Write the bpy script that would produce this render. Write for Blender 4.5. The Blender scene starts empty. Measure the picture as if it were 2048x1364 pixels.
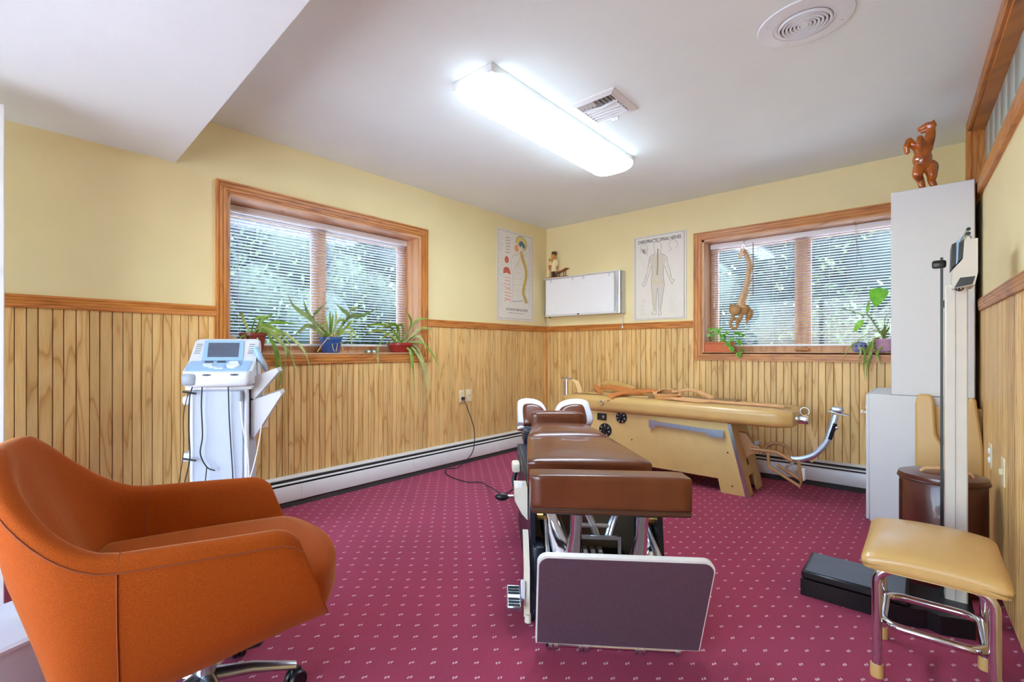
import bpy, bmesh, math, random
from mathutils import Vector, Matrix, Euler, noise
random.seed(7)
PI = math.pi
sc = bpy.context.scene
COL = sc.collection
# ------------------------------------------------------------------ camera
CX, CY, FPX = 908.0, 699.5, 952.0
YAW = math.radians(44.5)
CAM = Vector((3.085, 0.0, 1.054))
cd = bpy.data.cameras.new('camera'); cam = bpy.data.objects.new('camera', cd); COL.objects.link(cam)
cam.location = CAM; cam.rotation_euler = (PI/2, 0, YAW)
cd.sensor_width = 36.0; cd.lens = FPX/2048*36.0
cd.shift_x = (1024-CX)/2048; cd.shift_y = (CY-682)/2048
cd.clip_start = 0.02
sc.camera = cam
# ------------------------------------------------------------------ world, exposure
w = bpy.data.worlds.new('world'); sc.world = w; w.use_nodes = True
nt = w.node_tree; bg = nt.nodes['Background']
sky = nt.nodes.new('ShaderNodeTexSky'); sky.sky_type = 'NISHITA'
sky.sun_disc = False; sky.sun_elevation = math.radians(48); sky.air_density = 1.0; sky.dust_density = 1.0; sky.ozone_density = 1.0; sky.sun_rotation = math.radians(105)
nt.links.new(sky.outputs[0], bg.inputs[0]); bg.inputs[1].default_value = SKY_STRENGTH = 0.37
sc.view_settings.view_transform = 'Standard'; sc.view_settings.look = 'None'
sc.view_settings.exposure = 3.02; sc.view_settings.gamma = 1.0
sc.view_settings.use_curve_mapping = False
sd = bpy.data.lights.new('sun', 'SUN'); sd.energy = 3.0; sd.angle = math.radians(0.6); sd.color = (1.0, 0.97, 0.93)
sun = bpy.data.objects.new('sun', sd); COL.objects.link(sun)
sun.rotation_euler = Vector((math.cos(math.radians(-15))*math.cos(math.radians(48)), math.sin(math.radians(-15))*math.cos(math.radians(48)), math.sin(math.radians(48)))).to_track_quat('Z', 'Y').to_euler()
LAMP_POWER = 4.2          # emission of the ceiling fixture's diffuser
sc.cycles.use_denoising = True
sc.cycles.max_bounces = 8; sc.cycles.diffuse_bounces = 6
sc.cycles.sample_clamp_indirect = 8.0
# ------------------------------------------------------------------ pixel -> place helpers
FW = Vector((-math.sin(YAW), math.cos(YAW), 0)); RT = Vector((math.cos(YAW), math.sin(YAW), 0)); UP = Vector((0, 0, 1))
def ray(px, py): return FW + RT*((px-CX)/FPX) + UP*((CY-py)/FPX)
def onx(px, py, x): r = ray(px, py); return CAM + r*((x-CAM.x)/r.x)
def ony(px, py, y): r = ray(px, py); return CAM + r*(y/r.y)
def onz(px, py, z): r = ray(px, py); return CAM + r*((z-CAM.z)/r.z)
def dep(px, py, d): return CAM + ray(px, py)*d
YB, XR, H = 4.66, 3.291, 2.44
YF = -1.6
KR = 0.0227; KA = math.atan(KR)
def xwall(y): return XR + (YB-y)*KR
# ------------------------------------------------------------------ materials
def lin(c):
    return tuple(((v/255)/12.92 if v/255 <= 0.04045 else ((v/255+0.055)/1.055)**2.4) for v in c) + (1,)
MATS = {}
def nodes(name):
    m = bpy.data.materials.new(name); m.use_nodes = True
    t = m.node_tree; b = t.nodes['Principled BSDF']
    MATS[name] = m
    return m, t, b
def N(t, typ, **kw):
    n = t.nodes.new('ShaderNode'+typ)
    for k, v in kw.items():
        if k.startswith('i_'):
            key = k[2:]; key = int(key) if key.isdigit() else key.replace('_', ' ')
            n.inputs[key].default_value = v
        else: setattr(n, k, v)
    return n
def mth(t, op, a, b=None, c=None):
    n = t.nodes.new('ShaderNodeMath'); n.operation = op
    for i, v in enumerate((a, b, c)):
        if v is None: continue
        if isinstance(v, (int, float)): n.inputs[i].default_value = v
        else: t.links.new(v, n.inputs[i])
    return n.outputs[0]
def ramp(t, fac, stops):
    n = t.nodes.new('ShaderNodeValToRGB'); e = n.color_ramp.elements
    e[0].position, e[0].color = stops[0]; e[1].position, e[1].color = stops[-1]
    for p, c in stops[1:-1]:
        x = e.new(p); x.color = c
    t.links.new(fac, n.inputs[0]); return n.outputs[0]
def mixc(t, fac, a, b, typ='MIX'):
    n = t.nodes.new('ShaderNodeMix'); n.data_type = 'RGBA'; n.blend_type = typ
    for i, v in ((0, fac), (6, a), (7, b)):
        if isinstance(v, (int, float, tuple)): n.inputs[i].default_value = v
        else: t.links.new(v, n.inputs[i])
    return n.outputs[2]
def bump(t, b, height, strength, dist=0.002):
    n = t.nodes.new('ShaderNodeBump'); n.inputs['Strength'].default_value = strength; n.inputs['Distance'].default_value = dist
    t.links.new(height, n.inputs['Height']); t.links.new(n.outputs[0], b.inputs['Normal'])
def plain(name, rgb, rough=0.5, metal=0.0, var=0.06, vscale=14, bmp=0.0, bscale=120, spec=0.5, coat=0.0, sheen=0.0, trans=0.0, emit=None):
    m, t, b = nodes(name)
    c = lin(rgb); tc = N(t, 'TexCoord')
    if var > 0:
        nz = N(t, 'TexNoise', i_Scale=vscale, i_Detail=3.0); t.links.new(tc.outputs['Object'], nz.inputs['Vector'])
        lo = tuple(x*(1-var) for x in c[:3])+(1,); hi = tuple(min(1, x*(1+var)) for x in c[:3])+(1,)
        t.links.new(ramp(t, nz.outputs[0], [(0.3, lo), (0.7, hi)]), b.inputs['Base Color'])
    else: b.inputs['Base Color'].default_value = c
    b.inputs['Roughness'].default_value = rough; b.inputs['Metallic'].default_value = metal
    b.inputs['Specular IOR Level'].default_value = spec; b.inputs['Coat Weight'].default_value = coat
    b.inputs['Sheen Weight'].default_value = sheen; b.inputs['Transmission Weight'].default_value = trans
    if bmp > 0:
        n2 = N(t, 'TexNoise', i_Scale=bscale, i_Detail=2.0); t.links.new(tc.outputs['Object'], n2.inputs['Vector'])
        bump(t, b, n2.outputs[0], bmp)
    if emit:
        b.inputs['Emission Color'].default_value = lin(emit[0]); b.inputs['Emission Strength'].default_value = emit[1]
    return m
def wood(name, light, mid, dark, grain='z', freq=7.0, lines=9.0, rough=0.42, fine=0.5, spread=0.22):
    """oak-like grain from the contour lines of a stretched noise; grain runs along z or along the horizontal"""
    m, t, b = nodes(name)
    g = N(t, 'NewGeometry'); s = N(t, 'SeparateXYZ'); t.links.new(g.outputs['Position'], s.inputs[0])
    u = mth(t, 'ADD', s.outputs[0], s.outputs[1]); v = s.outputs[2]
    if grain == 'h': u, v = v, u
    oi = N(t, 'ObjectInfo'); rnd = mth(t, 'MULTIPLY', oi.outputs['Random'], 61.0)
    cv = N(t, 'CombineXYZ')
    t.links.new(mth(t, 'ADD', mth(t, 'MULTIPLY', u, freq), rnd), cv.inputs[0])
    t.links.new(mth(t, 'MULTIPLY', v, freq*0.11), cv.inputs[1]); t.links.new(rnd, cv.inputs[2])
    n1 = N(t, 'TexNoise', i_Scale=1.0, i_Detail=2.0, i_Distortion=0.25); t.links.new(cv.outputs[0], n1.inputs['Vector'])
    fr = mth(t, 'FRACT', mth(t, 'MULTIPLY', n1.outputs[0], lines))
    c1 = ramp(t, fr, [(0.0, lin(dark)), (0.16, lin(mid)), (0.6, lin(light)), (0.93, lin(mid)), (1.0, lin(dark))])
    cv2 = N(t, 'CombineXYZ')
    t.links.new(mth(t, 'ADD', mth(t, 'MULTIPLY', u, 420.0), rnd), cv2.inputs[0]); t.links.new(mth(t, 'MULTIPLY', v, 9.0), cv2.inputs[1])
    n2 = N(t, 'TexNoise', i_Scale=1.0, i_Detail=2.0); t.links.new(cv2.outputs[0], n2.inputs['Vector'])
    k = ramp(t, n2.outputs[0], [(0.35, (1-fine*0.45,)*3+(1,)), (0.6, (1, 1, 1, 1))])
    c2 = mixc(t, 1.0, c1, k, 'MULTIPLY')
    lo, hi = 1-spread, 1+spread*0.4
    k2 = ramp(t, oi.outputs['Random'], [(0, (lo, lo, lo, 1)), (1, (hi, hi, hi, 1))])
    t.links.new(mixc(t, 1.0, c2, k2, 'MULTIPLY'), b.inputs['Base Color'])
    b.inputs['Roughness'].default_value = rough
    bump(t, b, n2.outputs[0], 0.15, 0.001)
    return m
def carpet():
    m, t, b = nodes('burgundy_dot_carpet')
    g = N(t, 'NewGeometry'); mp = N(t, 'Mapping'); mp.vector_type = 'POINT'
    s = 1/0.0725
    mp.inputs['Rotation'].default_value = (0, 0, -YAW+math.radians(0.4)); mp.inputs['Scale'].default_value = (s, s, s)
    n0 = N(t, 'TexNoise', i_Scale=170.0, i_Detail=1.0); t.links.new(g.outputs['Position'], n0.inputs['Vector'])
    vm = N(t, 'VectorMath', operation='MULTIPLY_ADD'); t.links.new(n0.outputs['Color'], vm.inputs[0]); vm.inputs[1].default_value = (0.006, 0.006, 0)
    t.links.new(g.outputs['Position'], vm.inputs[2]); t.links.new(vm.outputs[0], mp.inputs['Vector'])
    # mapping POINT scales before rotating: equal scale, so the lattice turns with the diagonal of the room
    sp = N(t, 'SeparateXYZ'); t.links.new(mp.outputs[0], sp.inputs[0])
    fx = mth(t, 'SUBTRACT', mth(t, 'FRACT', sp.outputs[0]), 0.5); fy = mth(t, 'SUBTRACT', mth(t, 'FRACT', sp.outputs[1]), 0.5)
    fx = mth(t, 'SUBTRACT', fx, mth(t, 'MULTIPLY', fy, 0.35))
    def tick(cx, cy):
        a = mth(t, 'POWER', mth(t, 'ABSOLUTE', mth(t, 'DIVIDE', mth(t, 'SUBTRACT', fx, cx), 0.042)), 2.0)
        c = mth(t, 'POWER', mth(t, 'ABSOLUTE', mth(t, 'DIVIDE', mth(t, 'SUBTRACT', fy, cy), 0.085)), 2.0)
        return mth(t, 'LESS_THAN', mth(t, 'ADD', a, c), 1.0)
    dot = mth(t, 'MAXIMUM', tick(-0.055, -0.02), tick(0.055, 0.02))
    n1 = N(t, 'TexNoise', i_Scale=420.0, i_Detail=3.0); t.links.new(g.outputs['Position'], n1.inputs['Vector'])
    n2 = N(t, 'TexNoise', i_Scale=2.2, i_Detail=2.0); t.links.new(g.outputs['Position'], n2.inputs['Vector'])
    c1 = ramp(t, n1.outputs[0], [(0.3, lin((124, 32, 54))), (0.7, lin((182, 68, 97)))])
    k = ramp(t, n2.outputs[0], [(0.3, (0.9, 0.9, 0.92, 1)), (0.7, (1.06, 1.04, 1.08, 1))])
    c2 = mixc(t, 1.0, c1, k, 'MULTIPLY')
    c3 = mixc(t, mth(t, 'MULTIPLY', dot, 0.85), c2, lin((226, 196, 200)))
    t.links.new(c3, b.inputs['Base Color'])
    b.inputs['Roughness'].default_value = 0.9; b.inputs['Specular IOR Level'].default_value = 0.25
    b.inputs['Sheen Weight'].default_value = 0.2; b.inputs['Sheen Roughness'].default_value = 0.4
    b.inputs['Sheen Tint'].default_value = lin((235, 190, 225))
    bump(t, b, n1.outputs[0], 0.6, 0.004)
    return m
carpet()
wood('oak_panel', (234, 194, 128), (226, 182, 114), (198, 148, 82), 'z', 9.0, 6.0, 0.45, 0.35, 0.16)
plain('groove_dark', (96, 62, 30), 0.8)
wood('trim_wood', (212, 140, 66), (199, 124, 54), (170, 100, 40), 'h', 14.0, 5.0, 0.38, 0.5, 0.08)
wood('trim_wood_upright', (212, 140, 66), (199, 124, 54), (170, 100, 40), 'z', 14.0, 5.0, 0.38, 0.5, 0.08)
wood('pine_jamb', (222, 172, 128), (212, 158, 112), (186, 128, 82), 'h', 8.0, 4.0, 0.5, 0.4, 0.05)
wood('pine_jamb_upright', (222, 172, 128), (212, 158, 112), (186, 128, 82), 'z', 8.0, 4.0, 0.5, 0.4, 0.05)
plain('yellow_paint', (229, 213, 162), 0.75, var=0.02, vscale=3, bmp=0.12, bscale=260)
plain('ceiling_white', (233, 242, 240), 0.85, var=0.012, vscale=4, bmp=0.15, bscale=220)
plain('white_plastic', (222, 224, 227), 0.4, var=0.02)
plain('white_enamel', (222, 222, 221), 0.35, var=0.02)
plain('laminate_white', (208, 208, 209), 0.45, var=0.01)
plain('dark_slot', (40, 38, 36), 0.7)
plain('heater_gap', (62, 58, 54), 0.8)
plain('chrome', (225, 228, 235), 0.12, 1.0, var=0.03, vscale=30)
plain('dull_chrome', (200, 204, 210), 0.28, 1.0, var=0.05, vscale=30)
plain('brushed_aluminium', (186, 194, 206), 0.35, 1.0, var=0.06, vscale=50)
plain('black_plastic', (16, 16, 18), 0.4)
plain('black_rubber', (34, 36, 40), 0.6, bmp=0.2)
plain('navy_black_metal', (28, 32, 46), 0.35, 0.4)
plain('cream_plastic', (226, 214, 190), 0.45)
plain('ivory_plate', (228, 212, 176), 0.4)
plain('slat_white', (240, 242, 248), 0.45, var=0.01)
plain('brass', (200, 160, 90), 0.35, 1.0)
# ------------------------------------------------------------------ mesh building
class MB:
    def __init__(s): s.v = []; s.f = []; s.fm = []; s.cur = 0
    def _add(s, vs, fs):
        o = len(s.v); s.v += [Vector(v) for v in vs]; s.f += [tuple(i+o for i in f) for f in fs]; s.fm += [s.cur]*len(fs); return s
    def xf(s, M):
        s.v = [M @ v for v in s.v]; return s
    def box(s, x0, x1, y0, y1, z0, z1):
        return s._add([(x0,y0,z0),(x1,y0,z0),(x1,y1,z0),(x0,y1,z0),(x0,y0,z1),(x1,y0,z1),(x1,y1,z1),(x0,y1,z1)],
                      [(0,3,2,1),(4,5,6,7),(0,1,5,4),(1,2,6,5),(2,3,7,6),(3,0,4,7)])
    def rbox(s, x0, x1, y0, y1, z0, z1, r=0.01, seg=2, M=None):
        bm = bmesh.new(); bmesh.ops.create_cube(bm, size=1)
        for v in bm.verts: v.co = Vector(((x0+x1)/2+v.co.x*(x1-x0), (y0+y1)/2+v.co.y*(y1-y0), (z0+z1)/2+v.co.z*(z1-z0)))
        r = min(r, 0.49*min(x1-x0, y1-y0, z1-z0))
        bmesh.ops.bevel(bm, geom=bm.edges[:], offset=r, segments=seg, profile=0.5, affect='EDGES')
        bm.verts.index_update()
        vs = [(M @ v.co if M else v.co.copy()) for v in bm.verts]; fs = [tuple(v.index for v in f.verts) for f in bm.faces]
        bm.free(); return s._add(vs, fs)
    def prism(s, poly, ax, a0, a1):
        """polygon in the two other axes, extruded along axis ax ('x','y','z')"""
        n = len(poly)
        def P(p, a): return {'x': (a, p[0], p[1]), 'y': (p[0], a, p[1]), 'z': (p[0], p[1], a)}[ax]
        vs = [P(p, a0) for p in poly]+[P(p, a1) for p in poly]
        fs = [tuple(range(n)), tuple(range(2*n-1, n-1, -1))]+[(i, i+n, (i+1) % n+n, (i+1) % n) for i in range(n)]
        return s._add(vs, fs)
    def tube(s, pts, r, n=8, cap=True, flat=None):
        """sweep a round (or flat=(w,h) elliptical) section along points; r number or list"""
        pts = [Vector(p) for p in pts]; m = len(pts)
        rs = r if isinstance(r, (list, tuple)) else [r]*m
        vs = []; fs = []; prev = None
        for i, p in enumerate(pts):
            d = (pts[min(i+1, m-1)]-pts[max(i-1, 0)]); d = d.normalized() if d.length > 1e-9 else Vector((0, 0, 1))
            if prev is None:
                a = Vector((0, 0, 1)) if abs(d.z) < 0.9 else Vector((1, 0, 0)); e1 = d.cross(a).normalized()
            else:
                e1 = prev-d*prev.dot(d); e1 = e1.normalized() if e1.length > 1e-6 else d.orthogonal().normalized()
            prev = e1; e2 = d.cross(e1)
            k1, k2 = flat if flat else (1, 1)
            for j in range(n):
                a = 2*PI*j/n; vs.append(p+e1*math.cos(a)*rs[i]*k1+e2*math.sin(a)*rs[i]*k2)
        for i in range(m-1):
            for j in range(n):
                fs.append((i*n+j, i*n+(j+1) % n, (i+1)*n+(j+1) % n, (i+1)*n+j))
        if cap: fs += [tuple(range(n-1, -1, -1)), tuple((m-1)*n+j for j in range(n))]
        return s._add(vs, fs)
    def cyl(s, p0, p1, r0, r1=None, n=16): return s.tube([p0, p1], [r0, r0 if r1 is None else r1], n)
    def lathe(s, prof, n=24, c=(0, 0, 0), M=None):
        """profile [(r,z)] turned about the z axis at c"""
        c = Vector(c); vs = []; fs = []; m = len(prof)
        for r, z in prof:
            for j in range(n):
                a = 2*PI*j/n; p = Vector((r*math.cos(a), r*math.sin(a), z)); vs.append(c+(M @ p if M else p))
        for i in range(m-1):
            for j in range(n): fs.append((i*n+j, i*n+(j+1) % n, (i+1)*n+(j+1) % n, (i+1)*n+j))
        if prof[0][0] > 1e-6: fs.append(tuple(range(n-1, -1, -1)))
        if prof[-1][0] > 1e-6: fs.append(tuple((m-1)*n+j for j in range(n)))
        return s._add(vs, fs)
    def ell(s, c, rx, ry, rz, n=16, m=10, M=None):
        c = Vector(c); vs = []; fs = []
        for i in range(m+1):
            ph = PI*i/m
            for j in range(n):
                a = 2*PI*j/n; p = Vector((rx*math.sin(ph)*math.cos(a), ry*math.sin(ph)*math.sin(a), -rz*math.cos(ph))); vs.append(c+(M @ p if M else p))
        for i in range(m):
            for j in range(n): fs.append((i*n+j, i*n+(j+1) % n, (i+1)*n+(j+1) % n, (i+1)*n+j))
        return s._add(vs, fs)
    def grid(s, rows, closed=False):
        """rows of points -> quad surface"""
        n = len(rows[0]); vs = [p for r in rows for p in r]; fs = []
        for i in range(len(rows)-1):
            for j in range(n if closed else n-1):
                fs.append((i*n+j, i*n+(j+1) % n, (i+1)*n+(j+1) % n, (i+1)*n+j))
        return s._add(vs, fs)
    def ribbon(s, pts, widths, side, thick=0.0015, fold=0.0):
        """flat strip along points; side = vector across (or list); fold lowers the midrib"""
        pts = [Vector(p) for p in pts]; m = len(pts); vs = []
        for i, p in enumerate(pts):
            sd = Vector(side[i] if isinstance(side, list) else side); d = (pts[min(i+1, m-1)]-pts[max(i-1, 0)]).normalized()
            sd = (sd-d*sd.dot(d)); sd = sd.normalized() if sd.length > 1e-6 else d.orthogonal().normalized()
            nn = sd.cross(d).normalized()*thick; w_ = widths[i]/2
            f_ = sd.cross(d).normalized()*(-fold*w_)
            vs += [p-sd*w_+nn, p+f_+nn, p+sd*w_+nn, p+sd*w_-nn, p+f_-nn, p-sd*w_-nn]
        fs = []
        for i in range(m-1):
            a = i*6; b = a+6
            for j in range(6): fs.append((a+j, a+(j+1) % 6, b+(j+1) % 6, b+j))
        fs += [(5, 4, 3, 2, 1, 0), tuple((m-1)*6+j for j in range(6))]
        return s._add(vs, fs)
    def mesh(s, name, mats, ang=40):
        me = bpy.data.meshes.new(name); me.from_pydata([tuple(v) for v in s.v], [], s.f)
        bm = bmesh.new(); bm.from_mesh(me); bmesh.ops.remove_doubles(bm, verts=bm.verts, dist=1e-6)
        if all(x == 0 for x in s.fm):
            bmesh.ops.recalc_face_normals(bm, faces=bm.faces)
        bm.to_mesh(me); bm.free()
        for m_ in (mats if isinstance(mats, (list, tuple)) else [mats]): me.materials.append(MATS[m_])
        for p in me.polygons: p.use_smooth = True
        me.set_sharp_from_angle(angle=math.radians(ang))
        return me
    def build(s, name, mat, parent=None, loc=None, rot=None, ang=40):
        return link(name, s.mesh(name, mat, ang), parent, loc, rot)
def link(name, me, parent=None, loc=None, rot=None, scale=None):
    o = bpy.data.objects.new(name, me); COL.objects.link(o)
    if parent is not None: o.parent = parent
    if loc is not None: o.location = loc
    if rot is not None: o.rotation_euler = rot
    if scale is not None: o.scale = scale
    return o
def thing(name, label, cat, loc=(0, 0, 0), rz=0.0, group=None):
    o = link(name, None, None, loc, (0, 0, rz)); o.empty_display_size = 0.1
    o['label'] = label; o['category'] = cat
    if group: o['group'] = group
    return o
def tag(o, label, cat, group=None):
    o['label'] = label; o['category'] = cat
    if group: o['group'] = group
    return o
def struct(o, label=None, cat=None):
    o['kind'] = 'structure'
    if label: o['label'] = label
    if cat: o['category'] = cat
    return o
def bez(pts, n=8):
    """Catmull-Rom through points"""
    P = [Vector(p) for p in pts]; out = []
    for i in range(len(P)-1):
        p0 = P[i-1] if i > 0 else P[i]*2-P[i+1]; p1, p2 = P[i], P[i+1]; p3 = P[i+2] if i+2 < len(P) else P[i+1]*2-P[i]
        for k in range(n):
            u = k/n; out.append(0.5*((2*p1)+(p2-p0)*u+(2*p0-5*p1+4*p2-p3)*u*u+(3*p1-p0-3*p2+p3)*u**3))
    out.append(P[-1]); return out
def blob(name, mb, mat, parent, voxel, smooth=4, loc=None, rot=None):
    """fuse overlapping shapes into one continuous surface"""
    o = mb.build(name+'_tmp', mat); md = o.modifiers.new('r', 'REMESH'); md.mode = 'VOXEL'; md.voxel_size = voxel
    sm = o.modifiers.new('s', 'SMOOTH'); sm.iterations = smooth; sm.factor = 0.5
    dg = bpy.context.evaluated_depsgraph_get(); me = bpy.data.meshes.new_from_object(o.evaluated_get(dg))
    old = o.data; bpy.data.objects.remove(o); bpy.data.meshes.remove(old)
    me.name = name; me.materials.clear(); me.materials.append(MATS[mat])
    for p in me.polygons: p.use_smooth = True; p.material_index = 0
    return link(name, me, parent, loc, rot)
def text_mesh(name, body, size, mat, parent, loc, rot, align='CENTER', xs=1.0, bold=0.0):
    cu = bpy.data.curves.new(name, 'FONT'); cu.body = body; cu.size = size; cu.align_x = align; cu.align_y = 'CENTER'; cu.extrude = 0.0002; cu.offset = bold
    o = bpy.data.objects.new(name, cu); COL.objects.link(o); dg = bpy.context.evaluated_depsgraph_get()
    me = bpy.data.meshes.new_from_object(o.evaluated_get(dg)); bpy.data.objects.remove(o); bpy.data.curves.remove(cu)
    me.materials.clear(); me.materials.append(MATS[mat])
    return link(name, me, parent, loc, rot, (xs, 1, 1))
def cushion(x0, x1, y0, y1, z0, z1, r=0.03, crown=0.02, n=10, taper=0.0):
    """padded block: rounded edges, domed top; taper narrows it towards +y"""
    mb = MB(); W, D, T = x1-x0, y1-y0, z1-z0
    bm = bmesh.new(); bmesh.ops.create_cube(bm, size=1)
    bmesh.ops.subdivide_edges(bm, edges=bm.edges[:], cuts=n, use_grid_fill=True)
    for v in bm.verts:
        p = Vector((v.co.x*W, v.co.y*D, v.co.z*T))
        hx, hy, hz = W/2-r, D/2-r, T/2-min(r, T/2*0.98)
        q = Vector((max(-hx, min(hx, p.x)), max(-hy, min(hy, p.y)), max(-hz, min(hz, p.z)))); d = p-q
        if d.length > 1e-9:
            rr = Vector((r, r, min(r, T/2*0.98))); m_ = max(abs(d.x)/rr.x, abs(d.y)/rr.y, abs(d.z)/rr.z)
            dn = Vector((d.x/rr.x, d.y/rr.y, d.z/rr.z)); dn = dn.normalized()*m_
            p = q+Vector((dn.x*rr.x, dn.y*rr.y, dn.z*rr.z))
        if v.co.z > 0: p.z += crown*(1-(2*v.co.x)**2)*(1-(2*v.co.y)**2)*(v.co.z*2)
        p.x *= 1-taper*(v.co.y+0.5)
        v.co = Vector(((x0+x1)/2, (y0+y1)/2, (z0+z1)/2))+p
    bm.verts.index_update()
    mb._add([v.co.copy() for v in bm.verts], [tuple(v.index for v in f.verts) for f in bm.faces]); bm.free()
    return mb
def rot_to(d):
    return Vector(d).to_track_quat('Z', 'Y').to_matrix().to_4x4()
# ================================================================== THE ROOM
WT = 0.26                                                   # outer wall thickness
W1 = dict(a0=1.055, a1=2.80, z0=0.956, z1=2.10)              # casing outline of the left window (along y)
W2 = dict(a0=1.594, a1=3.14, z0=0.960, z1=2.115)             # casing outline of the back window (along x)
CW = 0.068                                                  # casing width
struct(MB().box(-WT, 3.75, YF-0.2, YB+WT, -0.12, 0).build('floor', 'burgundy_dot_carpet'), 'burgundy carpet with small cream flecks in rows', 'floor')
struct(MB().box(-WT, 3.75, YF-0.2, YB+WT, H, H+0.12).build('ceiling', 'ceiling_white'), 'smooth white painted ceiling', 'ceiling')
o0, o1, p0, p1 = W1['a0']+CW, W1['a1']-CW, W1['z0']+CW, W1['z1']-CW
wall_left = struct(MB().box(-WT, 0, YF-0.2, o0, 0, H).box(-WT, 0, o1, YB+WT, 0, H).box(-WT, 0, o0, o1, 0, p0).box(-WT, 0, o0, o1, p1, H)
       .build('wall_left', 'yellow_paint'), 'yellow painted wall above oak beadboard with the long window', 'wall')
q0, q1, r0, r1 = W2['a0']+CW, W2['a1']-CW, W2['z0']+CW, W2['z1']-CW
wall_back = struct(MB().box(0, q0, YB, YB+WT, 0, H).box(q1, 3.7, YB, YB+WT, 0, H).box(q0, q1, YB, YB+WT, 0, r0).box(q0, q1, YB, YB+WT, r1, H)
       .build('wall_back', 'yellow_paint'), 'yellow painted wall above oak beadboard behind the treatment tables', 'wall')
struct(MB().box(-WT, 0.32, YF-0.2, YF, 0, H).box(3.1, 3.75, YF-0.2, YF, 0, H).box(0.32, 3.1, YF-0.2, YF, 2.1, H).build('wall_front', 'yellow_paint'), 'yellow painted wall around the added glazed entrance', 'wall')
# right wall: its own frame, x' runs away from the entrance, y' into the room
TS0, TS1, TZ0, TZ1 = -2.9, -0.42, 1.945, 2.375             # transom opening
wr = MB().box(-6.6, TS0, -0.1, 0, 0, H).box(TS1, 0.3, -0.1, 0, 0, H).box(TS0, TS1, -0.1, 0, 0, TZ0).box(TS0, TS1, -0.1, 0, TZ1, H)
wall_right = struct(wr.build('wall_right', 'yellow_paint', None, (XR, YB, 0), (0, 0, PI/2+KA)), 'yellow painted wall with oak paneling and a high glazed strip', 'wall')
# soffit box dropped below the ceiling near the entrance
sz = 2.139; e0 = onx(351, 325, 0); e1 = onz(620, 0, sz); kk = (e1.y-e0.y)/(e1.x-e0.x)
struct(MB().prism([(0, YF), (3.5, YF), (3.5, e0.y+kk*3.5), (0, e0.y)], 'z', sz, H+0.02).build('ceiling_soffit', 'ceiling_white'), 'lowered white box section of ceiling above the orange chair', 'ceiling')
# beadboard planks
def plank_mesh():
    w_, g, t_, e = 0.0475, 0.0012, 0.007, 0.0035
    poly = [(-w_/2+g, 0), (w_/2-g, 0), (w_/2-g, t_*0.45), (w_/2-e, t_), (-w_/2+e, t_), (-w_/2+g, t_*0.45)]
    return MB().prism(poly, 'z', 0, 1).mesh('plank', 'oak_panel', 20)
PLANK = plank_mesh()
MB0 = MB()
def planks(parent, a0, a1, z0, z1, place):
    n = max(1, round((a1-a0)/0.0475)); ws = [0.0475*random.choice((0.86, 0.95, 1.0, 1.08, 1.12)) for _ in range(n)]; k = (a1-a0)/sum(ws); a = a0
    for w_ in ws:
        w_ *= k; loc, rz = place(a+w_/2)
        link('plank', PLANK, parent, (loc[0], loc[1], z0), (0, 0, rz), (w_/0.0475, 1, z1-z0)); a += w_
RZ0, RZ1 = 1.258, 1.321                                     # chair rail
pl = lambda a: ((0.0, a), -PI/2)
for a0, a1, z1 in ((0.0, W1['a0'], RZ0), (W1['a0'], W1['a1'], W1['z0']), (W1['a1'], YB-0.012, RZ0)): planks(wall_left, a0, a1, 0.02, z1+0.004, pl)
pb = lambda a: ((a, YB), PI)
for a0, a1, z1 in ((0.012, W2['a0'], RZ0), (W2['a0'], W2['a1'], W2['z0']), (W2['a1'], XR, RZ0)): planks(wall_back, a0, a1, 0.02, z1+0.004, pb)
pr = lambda a: ((a, 0.0), 0.0)
planks(wall_right, -4.2, 0.0, 0.02, RZ0+0.004, pr)
def groove(parent, name, mb): mb.build(name, 'groove_dark', parent)
groove(wall_left, 'groove_backing', MB().box(0, 0.0015, YF, W1['a0'], 0, RZ0).box(0, 0.0015, W1['a0'], W1['a1'], 0, W1['z0']).box(0, 0.0015, W1['a1'], YB, 0, RZ0))
groove(wall_back, 'groove_backing', MB().box(0, W2['a0'], YB-0.0015, YB, 0, RZ0).box(W2['a0'], W2['a1'], YB-0.0015, YB, 0, W2['z0']).box(W2['a1'], XR, YB-0.0015, YB, 0, RZ0))
groove(wall_right, 'groove_backing', MB().box(-5.5, 0, 0, 0.0015, 0, RZ0))
# chair rails: fluted section (depth, height)
RAIL = [(0, RZ0), (0.016, RZ0), (0.019, RZ0+0.008), (0.017, RZ0+0.016), (0.020, RZ0+0.020), (0.020, RZ0+0.030), (0.017, RZ0+0.033), (0.020, RZ0+0.036), (0.020, RZ0+0.045), (0.017, RZ0+0.048), (0.021, RZ0+0.052), (0.014, RZ1), (0, RZ1)]
struct(MB().prism(RAIL, 'y', YF, W1['a0']).build('trim_1', 'trim_wood', ang=25), 'fluted orange wood chair rail left of the long window', 'trim')
struct(MB().prism(RAIL, 'y', W1['a1'], YB).build('trim_2', 'trim_wood', ang=25), 'fluted orange wood chair rail under the spine poster', 'trim')
rb = [(YB-d, z) for d, z in RAIL]
struct(MB().prism(rb, 'x', 0, W2['a0']).build('trim_3', 'trim_wood', ang=25), 'fluted orange wood chair rail under the light box', 'trim')
struct(MB().prism(rb, 'x', W2['a1'], XR).build('trim_4', 'trim_wood', ang=25), 'short piece of chair rail behind the white cabinet', 'trim')
struct(MB().prism(RAIL, 'x', -6.2, -(YB-3.68)).build('trim_5', 'trim_wood', None, (XR, YB, 0), (0, 0, PI/2+KA), ang=25), 'fluted orange wood chair rail beside the weighing scale', 'trim')
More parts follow.
